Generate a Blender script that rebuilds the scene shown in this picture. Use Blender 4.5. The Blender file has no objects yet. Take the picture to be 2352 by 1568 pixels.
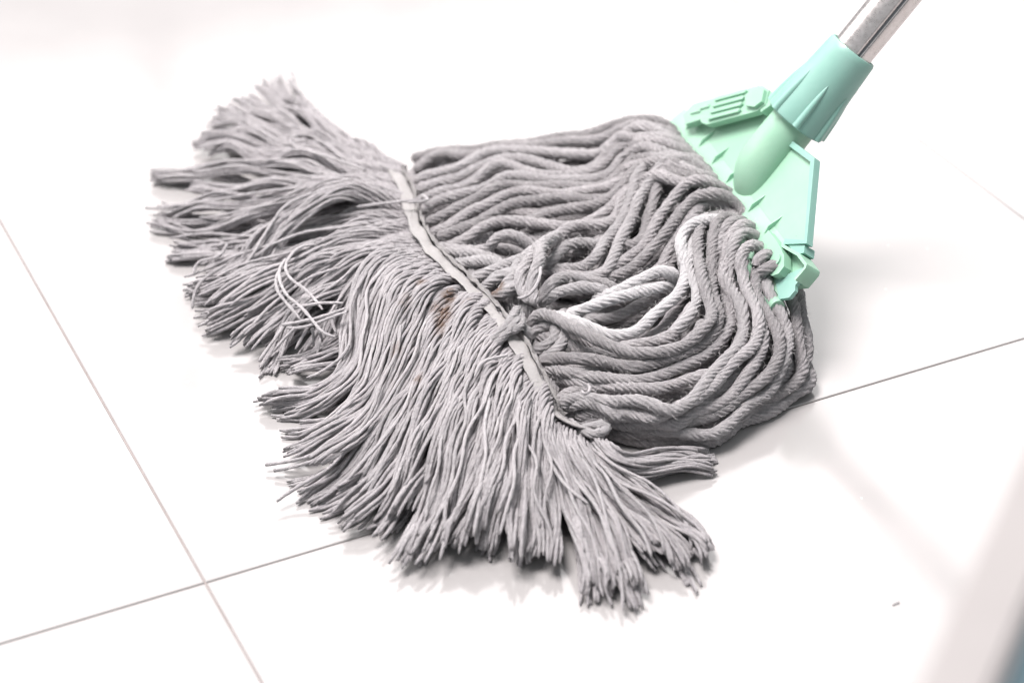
import bpy, bmesh, math, random
import numpy as np
from mathutils import Vector, Matrix

random.seed(7)
RNG = np.random.default_rng(11)
C = bpy.context.scene.collection
SC = bpy.context.scene

# ------------------------------------------------------------------ camera
PITCH = math.atan2(3393.0, 5046.0)
HCAM = 0.731
cam_data = bpy.data.cameras.new('camera')
cam = bpy.data.objects.new('camera', cam_data)
C.objects.link(cam)
cam.location = (0, 0, HCAM)
cam.rotation_euler = (math.pi / 2 - PITCH, 0, 0)
cam_data.sensor_width = 36.0
cam_data.lens = 5046.0 / 2352.0 * 36.0
cam_data.clip_start = 0.02
cam_data.clip_end = 50
cam_data.dof.use_dof = True
cam_data.dof.focus_distance = 1.235
cam_data.dof.aperture_fstop = 5.2
SC.camera = cam

# ------------------------------------------------------------------ light
SC.view_settings.view_transform = 'Standard'
SC.view_settings.look = 'None'
SC.view_settings.exposure = 0.0
SC.view_settings.gamma = 1.0
SC.cycles.use_denoising = True
SC.cycles.filter_width = 1.1
SC.cycles.use_adaptive_sampling = False
world = bpy.data.worlds.new('World')
SC.world = world
world.use_nodes = True
bg = world.node_tree.nodes['Background']
bg.inputs[0].default_value = (0.93, 0.965, 1.0, 1)
bg.inputs[1].default_value = 0.50


def window_light(name, cx, cy, cz, sx, sz, yaw, watts, col):
    ld = bpy.data.lights.new(name, 'AREA')
    ld.shape = 'RECTANGLE'
    ld.size = sx
    ld.size_y = sz
    ld.energy = watts
    ld.color = col
    o = bpy.data.objects.new(name, ld)
    C.objects.link(o)
    o.location = (cx, cy, cz)
    # an area lamp shines along its own -Z: turn that towards the room
    o.rotation_euler = (math.pi / 2, 0, yaw)
    o.rotation_euler = Vector((math.sin(yaw), -math.cos(yaw), -0.0)).to_track_quat('-Z', 'Y').to_euler()
    return o


# the far wall's window: its sill is the bright edge mirrored in the tiles
WD = Vector((0.962, 0.272, 0))
W0 = Vector((-0.574, 3.235, 0))
yaw = math.atan2(WD.y, WD.x)
for s0, s1, pw in ((-2.2, -0.03, 34), (0.03, 2.2, 42)):
    m = W0 + WD * ((s0 + s1) / 2)
    window_light('window_light', m.x, m.y, 0.9 + 1.0, s1 - s0, 2.0, yaw, pw, (1.0, 0.945, 0.935))
# added key lamp high over the mop, the main direction of light
o = window_light('overhead_key_light', -0.85, 1.15, 3.3, 1.6, 1.4, 0, 84, (1.0, 0.935, 0.93))
o.rotation_euler = (Vector((0.1, 1.15, 0)) - o.location).to_track_quat('-Z', 'Y').to_euler()

o.data.spread = math.radians(110)
# unseen lamp added on the left to brighten the handle and socket
o = window_light('left_fill_light', -2.9, 1.9, 1.5, 1.8, 1.7, 0, 30, (1.0, 0.95, 0.94))
o.rotation_euler = Vector((1, -0.12, -0.1)).to_track_quat('-Z', 'Y').to_euler()

# ------------------------------------------------------------------ materials


def new_mat(name):
    m = bpy.data.materials.new(name)
    m.use_nodes = True
    nt = m.node_tree
    return m, nt, nt.nodes['Principled BSDF']


def noise(nt, scale, detail=3, rough=0.6, vec=None):
    n = nt.nodes.new('ShaderNodeTexNoise')
    n.inputs['Scale'].default_value = scale
    n.inputs['Detail'].default_value = detail
    n.inputs['Roughness'].default_value = rough
    if vec is not None:
        nt.links.new(vec, n.inputs['Vector'])
    return n


def mixc(nt, fac, a, b, typ='MIX'):
    n = nt.nodes.new('ShaderNodeMix')
    n.data_type = 'RGBA'
    n.blend_type = typ
    for sock, v in ((n.inputs[0], fac), (n.inputs[6], a), (n.inputs[7], b)):
        if hasattr(v, 'is_output'):
            nt.links.new(v, sock)
        elif isinstance(v, tuple):
            sock.default_value = (*v, 1)
        else:
            sock.default_value = v
    return n.outputs[2]


def ramp(nt, src, p0, p1, c0=(0, 0, 0), c1=(1, 1, 1)):
    r = nt.nodes.new('ShaderNodeValToRGB')
    r.color_ramp.elements[0].position = p0
    r.color_ramp.elements[1].position = p1
    r.color_ramp.elements[0].color = (*c0, 1)
    r.color_ramp.elements[1].color = (*c1, 1)
    nt.links.new(src, r.inputs[0])
    return r.outputs[0]


def geo_pos(nt):
    return nt.nodes.new('ShaderNodeNewGeometry').outputs['Position']


def cotton(name, dark, light, white, bump=0.6):
    m, nt, b = new_mat(name)
    pos = geo_pos(nt)
    oi = nt.nodes.new('ShaderNodeObjectInfo')
    at = nt.nodes.new('ShaderNodeAttribute')
    at.attribute_name = 'tone'
    n1 = noise(nt, 38, 4, 0.65, pos)
    n2 = noise(nt, 420, 4, 0.75, pos)
    n3 = noise(nt, 1500, 3, 0.8, pos)
    base = mixc(nt, ramp(nt, n1.outputs[0], 0.35, 0.68), dark, light)
    base = mixc(nt, ramp(nt, n2.outputs[0], 0.36, 0.70), (0.33, 0.32, 0.335), (0.88, 0.85, 0.855), 'MIX')
    # keep the speckle weak: mix back towards the broad tone
    base2 = mixc(nt, 0.5, base, mixc(nt, ramp(nt, n1.outputs[0], 0.35, 0.68), dark, light))
    tone = nt.nodes.new('ShaderNodeSeparateColor')
    nt.links.new(at.outputs['Color'], tone.inputs[0])
    c = mixc(nt, tone.outputs[0], base2, white)
    # per-strand variation
    v = nt.nodes.new('ShaderNodeMapRange')
    nt.links.new(oi.outputs['Random'], v.inputs['Value'])
    v.inputs['To Min'].default_value = 0.74
    v.inputs['To Max'].default_value = 1.16
    vm = nt.nodes.new('ShaderNodeMix')
    nt.links.new(tone.outputs[0], vm.inputs[0])
    nt.links.new(v.outputs[0], vm.inputs[2])
    vm.inputs[3].default_value = 1.0
    sc = nt.nodes.new('ShaderNodeVectorMath')
    sc.operation = 'SCALE'
    nt.links.new(c, sc.inputs[0])
    nt.links.new(vm.outputs[0], sc.inputs['Scale'])
    # tan stains: green channel of the attribute
    st = mixc(nt, 1.0, tone.outputs[1], ramp(nt, n2.outputs[0], 0.34, 0.52), 'MULTIPLY')
    out = mixc(nt, st, sc.outputs[0], (0.20, 0.10, 0.05))
    nt.links.new(out, b.inputs['Base Color'])
    b.inputs['Roughness'].default_value = 1.0
    b.inputs['Specular IOR Level'].default_value = 0.08
    b.inputs['Sheen Weight'].default_value = 0.25
    b.inputs['Sheen Roughness'].default_value = 0.6
    bp = nt.nodes.new('ShaderNodeBump')
    bp.inputs['Strength'].default_value = bump
    bp.inputs['Distance'].default_value = 0.0028
    ad = nt.nodes.new('ShaderNodeMath')
    ad.operation = 'ADD'
    nt.links.new(n2.outputs[0], ad.inputs[0])
    nt.links.new(n3.outputs[0], ad.inputs[1])
    nt.links.new(ad.outputs[0], bp.inputs['Height'])
    nt.links.new(bp.outputs[0], b.inputs['Normal'])
    return m


M_ROPE = cotton('matted_grey_cotton', (0.48, 0.452, 0.465), (0.72, 0.685, 0.70), (0.97, 0.96, 0.975), 1.0)
M_YARN = cotton('grey_cotton_yarn', (0.54, 0.512, 0.535), (0.74, 0.70, 0.725), (0.92, 0.89, 0.905), 1.0)
M_TAPE = cotton('cream_cotton_tape', (0.54, 0.515, 0.50), (0.70, 0.675, 0.655), (0.90, 0.88, 0.86), 1.0)
M_FUZZ = cotton('loose_cotton_fibre', (0.52, 0.50, 0.50), (0.66, 0.64, 0.64), (0.9, 0.9, 0.9), 0.0)


def plastic(name, a, b_, rough=0.36):
    m, nt, b = new_mat(name)
    pos = geo_pos(nt)
    n1 = noise(nt, 22, 4, 0.6, pos)
    n2 = noise(nt, 260, 3, 0.7, pos)
    col = mixc(nt, ramp(nt, n1.outputs[0], 0.35, 0.7), a, b_)
    specks = ramp(nt, noise(nt, 500, 1, 0.4, pos).outputs[0], 0.80, 0.84)
    col = mixc(nt, specks, col, (0.22, 0.33, 0.27))
    nt.links.new(col, b.inputs['Base Color'])
    b.inputs['Subsurface Weight'].default_value = 0.12
    b.inputs['Subsurface Radius'].default_value = (0.004, 0.008, 0.006)
    b.inputs['Subsurface Scale'].default_value = 1.0
    nt.links.new(ramp(nt, n2.outputs[0], 0.2, 0.9, (rough,) * 3, (rough + 0.18,) * 3), b.inputs['Roughness'])
    bp = nt.nodes.new('ShaderNodeBump')
    bp.inputs['Strength'].default_value = 0.12
    bp.inputs['Distance'].default_value = 0.0004
    nt.links.new(n2.outputs[0], bp.inputs['Height'])
    nt.links.new(bp.outputs[0], b.inputs['Normal'])
    return m


M_MINT = plastic('mint_plastic', (0.285, 0.505, 0.37), (0.335, 0.54, 0.405))
M_AQUA = plastic('aqua_mint_plastic', (0.23, 0.44, 0.375), (0.28, 0.48, 0.42), 0.3)

m, nt, b = new_mat('worn_steel')
pos = geo_pos(nt)
nz = noise(nt, 320, 4, 0.7, pos)
nz2 = noise(nt, 40, 3, 0.6, pos)
nt.links.new(mixc(nt, ramp(nt, nz.outputs[0], 0.35, 0.75), (0.68, 0.635, 0.615), (0.84, 0.79, 0.78)), b.inputs['Base Color'])
b.inputs['Metallic'].default_value = 1.0
nt.links.new(ramp(nt, nz.outputs[0], 0.3, 0.8, (0.24,) * 3, (0.38,) * 3), b.inputs['Roughness'])
bp = nt.nodes.new('ShaderNodeBump')
bp.inputs['Strength'].default_value = 0.15
bp.inputs['Distance'].default_value = 0.0003
nt.links.new(nz.outputs[0], bp.inputs['Height'])
nt.links.new(bp.outputs[0], b.inputs['Normal'])
M_STEEL = m

m, nt, b = new_mat('dark_seam')
b.inputs['Base Color'].default_value = (0.16, 0.17, 0.18, 1)
b.inputs['Metallic'].default_value = 0.6
b.inputs['Roughness'].default_value = 0.4
M_SEAM = m

m, nt, b = new_mat('polished_white_tile')
pos = geo_pos(nt)
n1 = noise(nt, 3.0, 5, 0.6, pos)
n2 = noise(nt, 14.0, 5, 0.6, pos)
base = mixc(nt, ramp(nt, n1.outputs[0], 0.3, 0.7), (0.362, 0.354, 0.350), (0.390, 0.382, 0.378))
specks = ramp(nt, noise(nt, 210, 1, 0.3, pos).outputs[0], 0.80, 0.83)
base = mixc(nt, specks, base, (0.62, 0.58, 0.55))
nt.links.new(base, b.inputs['Base Color'])
nt.links.new(ramp(nt, n2.outputs[0], 0.3, 0.75, (0.10,) * 3, (0.17,) * 3), b.inputs['Roughness'])
b.inputs['Specular IOR Level'].default_value = 0.95
M_TILE = m

m, nt, b = new_mat('dusty_grout')
pos = geo_pos(nt)
n1 = noise(nt, 30.0, 4, 0.6, pos)
nt.links.new(mixc(nt, ramp(nt, n1.outputs[0], 0.3, 0.7), (0.27, 0.235, 0.225), (0.35, 0.315, 0.305)), b.inputs['Base Color'])
b.inputs['Roughness'].default_value = 0.95
M_GROUT = m


def plain(name, col, rough):
    m, nt, b = new_mat(name)
    pos = geo_pos(nt)
    n1 = noise(nt, 60.0, 4, 0.6, pos)
    k = tuple(c * 0.9 for c in col)
    nt.links.new(mixc(nt, n1.outputs[0], k, col), b.inputs['Base Color'])
    b.inputs['Roughness'].default_value = rough
    return m


M_WHITE = plain('white_enamel', (0.32, 0.305, 0.30), 0.5)
M_TEAL = plain('dark_teal_vinyl', (0.055, 0.10, 0.12), 0.55)

# ------------------------------------------------------------------ helpers


def link(name, me, parent=None, label=None, kind=None):
    o = bpy.data.objects.new(name, me)
    C.objects.link(o)
    if parent is not None:
        o.parent = parent
    if label:
        o['label'] = label
    if kind:
        o['kind'] = kind
    return o


def np_mesh(name, V, Fq, mat, tone=None, smooth=True, tris=None):
    """quads (n,4) and optional tris (n,3) into a mesh, fast"""
    me = bpy.data.meshes.new(name)
    nq = 0 if Fq is None else len(Fq)
    ntri = 0 if tris is None else len(tris)
    loops = []
    if nq:
        loops.append(np.asarray(Fq, dtype=np.int32).ravel())
    if ntri:
        loops.append(np.asarray(tris, dtype=np.int32).ravel())
    loops = np.concatenate(loops)
    starts = np.concatenate([np.arange(nq) * 4, nq * 4 + np.arange(ntri) * 3]).astype(np.int32)
    totals = np.concatenate([np.full(nq, 4), np.full(ntri, 3)]).astype(np.int32)
    me.vertices.add(len(V))
    me.vertices.foreach_set('co', np.asarray(V, dtype=np.float32).ravel())
    me.loops.add(len(loops))
    me.loops.foreach_set('vertex_index', loops)
    me.polygons.add(nq + ntri)
    me.polygons.foreach_set('loop_start', starts)
    me.polygons.foreach_set('loop_total', totals)
    me.polygons.foreach_set('use_smooth', np.full(nq + ntri, smooth))
    me.update(calc_edges=True)
    if tone is not None:
        a = me.color_attributes.new('tone', 'FLOAT_COLOR', 'POINT')
        c = np.zeros((len(V), 4), dtype=np.float32)
        c[:, 0] = tone[:, 0]
        c[:, 1] = tone[:, 1]
        c[:, 3] = 1
        a.data.foreach_set('color', c.ravel())
    me.materials.append(mat)
    return me


def spline(pts, step):
    """centripetal-like Catmull-Rom through 3D points, resampled at even step"""
    P = np.asarray(pts, dtype=float)
    if len(P) == 2:
        P = np.vstack([P[0], (P[0] + P[1]) / 2, P[1]])
    Pe = np.vstack([2 * P[0] - P[1], P, 2 * P[-1] - P[-2]])
    out = []
    for i in range(len(P) - 1):
        p0, p1, p2, p3 = Pe[i:i + 4]
        t = np.linspace(0, 1, 14, endpoint=False)[:, None]
        d1 = max(np.linalg.norm(p2 - p1), 1e-6)
        m1 = (p2 - p0) / max(np.linalg.norm(p2 - p1) + np.linalg.norm(p1 - p0), 1e-6) * d1
        m2 = (p3 - p1) / max(np.linalg.norm(p3 - p2) + np.linalg.norm(p2 - p1), 1e-6) * d1
        out.append((2 * t**3 - 3 * t**2 + 1) * p1 + (t**3 - 2 * t**2 + t) * m1 + (-2 * t**3 + 3 * t**2) * p2 + (t**3 - t**2) * m2)
    out.append(P[-1:])
    Q = np.vstack(out)
    L = np.concatenate([[0], np.cumsum(np.linalg.norm(np.diff(Q, axis=0), axis=1))])
    n = max(4, int(L[-1] / step) + 1)
    s = np.linspace(0, L[-1], n)
    return np.stack([np.interp(s, L, Q[:, k]) for k in range(3)], axis=1), s


def smooth(Q, k=2):
    Q = Q.copy()
    for _ in range(k):
        Q[1:-1] = 0.25 * Q[:-2] + 0.5 * Q[1:-1] + 0.25 * Q[2:]
    return Q


def frames(Q):
    T = np.gradient(Q, axis=0)
    T /= np.linalg.norm(T, axis=1)[:, None] + 1e-12
    up = np.array([0.03, 0.02, 1.0])
    A = np.cross(T, up)
    A /= np.linalg.norm(A, axis=1)[:, None] + 1e-9
    B = np.cross(A, T)
    return T, A, B


def tube(Q, R, ang):
    """ring vertices: R and ang are (n, m) radius and angle"""
    T, A, B = frames(Q)
    V = Q[:, None, :] + R[:, :, None] * (np.cos(ang)[:, :, None] * A[:, None, :] + np.sin(ang)[:, :, None] * B[:, None, :])
    n, m = R.shape
    i = np.arange(n - 1)[:, None]
    j = np.arange(m)[None, :]
    a = i * m + j
    b_ = i * m + (j + 1) % m
    Fq = np.stack([a, b_, b_ + m, a + m], axis=-1).reshape(-1, 4)
    V = V.reshape(-1, 3)
    c0, c1 = len(V), len(V) + 1
    V = np.vstack([V, Q[0] - T[0] * R[0].mean() * .5, Q[-1] + T[-1] * R[-1].mean() * .5])
    jj = np.arange(m)
    t0 = np.stack([np.full(m, c0), (jj + 1) % m, jj], axis=1)
    t1 = np.stack([np.full(m, c1), (n - 1) * m + jj, (n - 1) * m + (jj + 1) % m], axis=1)
    return V, Fq, np.vstack([t0, t1])


def lownoise(s, amp, wl):
    """smooth 1-D noise along s (metres)"""
    ph = RNG.uniform(0, 2 * np.pi, 4)
    k = RNG.uniform(0.6, 1.9, 4)
    return amp * sum(np.sin(2 * np.pi * s / wl * k[i] + ph[i]) for i in range(4)) / 2.0


STAINS = []


def stain_of(V):
    st = np.zeros(len(V))
    for (c, r, a) in STAINS:
        d = np.linalg.norm((V - c) / r, axis=1)
        st = np.maximum(st, a * np.clip(1.9 - 1.3 * d, 0, 1))
    return st


FUZZ_SEEDS = []


def rope_mesh(pts, tone, R=0.0039, z_off=0.0, wig=0.0011):
    Q, s = spline(np.asarray(pts) / 1000.0, 0.0019)
    Q = smooth(Q, 4)
    Q[:, 2] += z_off + lownoise(s, wig, 0.07)
    T, A, B = frames(Q)
    Q = Q + A * lownoise(s, wig * 1.3, 0.08)[:, None]
    Q[:, 2] = np.maximum(Q[:, 2], R * 1.02)
    n = len(Q)
    ny = 7
    m = ny * 5
    ry = 0.00120 * (1 + 0.0 * s)
    Rc = R - ry
    th = np.linspace(0, 2 * np.pi, m, endpoint=False)[None, :]
    # the union outline of ny yarns laid round a circle, twisting along the rope
    lay = 2 * np.pi * s / (0.029 * RNG.uniform(0.9, 1.15)) + lownoise(s, 0.45, 0.05)
    prof = th - 0 * lay[:, None]
    k = np.round(prof / (2 * np.pi / ny))
    d = prof - k * 2 * np.pi / ny
    own = RNG.uniform(0.86, 1.12, ny)
    own = own[(k.astype(int)) % ny]
    wob = 1 + 0.07 * np.sin(2 * np.pi * s[:, None] / 0.017 + k * 2.4 + RNG.uniform(0, 6))
    fl = 1 + lownoise(s, 0.06, 0.035)[:, None]
    rr = ry[:, None] * own * wob
    r = Rc[:, None] * np.cos(d) + np.sqrt(np.maximum(rr**2 - (Rc[:, None] * np.sin(d))**2, (0.00045)**2))
    r = r * fl
    r = r + RNG.normal(0, 0.00019, r.shape)
    ends = np.minimum(1, np.minimum(s, s[-1] - s) / 0.004 + 0.55)[:, None]
    r = r * ends
    V, Fq, tr = tube(Q, r, th - lay[:, None])
    tn = np.zeros((len(V), 2))
    tn[:, 0] = np.clip(tone + RNG.uniform(-0.04, 0.06), 0, 1)
    tn[:, 1] = stain_of(V)
    FUZZ_SEEDS.append((Q, A, B, r.mean(), tone))
    return V, Fq, tr, tn


def yarn_mesh(Q, s, rad, tone, ms=8):
    n = len(Q)
    th = np.linspace(0, 2 * np.pi, ms, endpoint=False)[None, :]
    lay = 2 * np.pi * s / (0.013 * RNG.uniform(0.9, 1.2)) + RNG.uniform(0, 6)
    two = 1 + 0.075 * np.cos(2 * th)
    r = rad * two * (1 + lownoise(s, 0.08, 0.02)[:, None]) * np.ones((n, 1))
    tip = np.clip((s[-1] - s) / 0.004, 0, 1)[:, None]
    r = r * (0.62 + 0.38 * tip)
    r = r + RNG.normal(0, 0.00006, r.shape)
    V, Fq, tr = tube(Q, r, th - lay[:, None])
    tn = np.zeros((len(V), 2))
    tn[:, 0] = np.clip(tone + RNG.uniform(-0.15, 0.2) + lownoise(np.arange(len(V)) / 8.0 * 0.0025, 0.10, 0.03), 0, 1)
    tn[:, 1] = stain_of(V)
    return V, Fq, tr, tn


class Batch:
    """meshes past the limit, joined into one part"""

    def __init__(self):
        self.V, self.F, self.T, self.N, self.n = [], [], [], [], 0

    def add(self, V, F, T, N):
        self.V.append(V)
        if F is not None:
            self.F.append(F + self.n)
        self.T.append(T + self.n)
        self.N.append(N)
        self.n += len(V)

    def mesh(self, name, mat):
        F = np.vstack(self.F) if self.F else None
        return np_mesh(name, np.vstack(self.V), F, mat, np.vstack(self.N), True, np.vstack(self.T))


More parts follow.
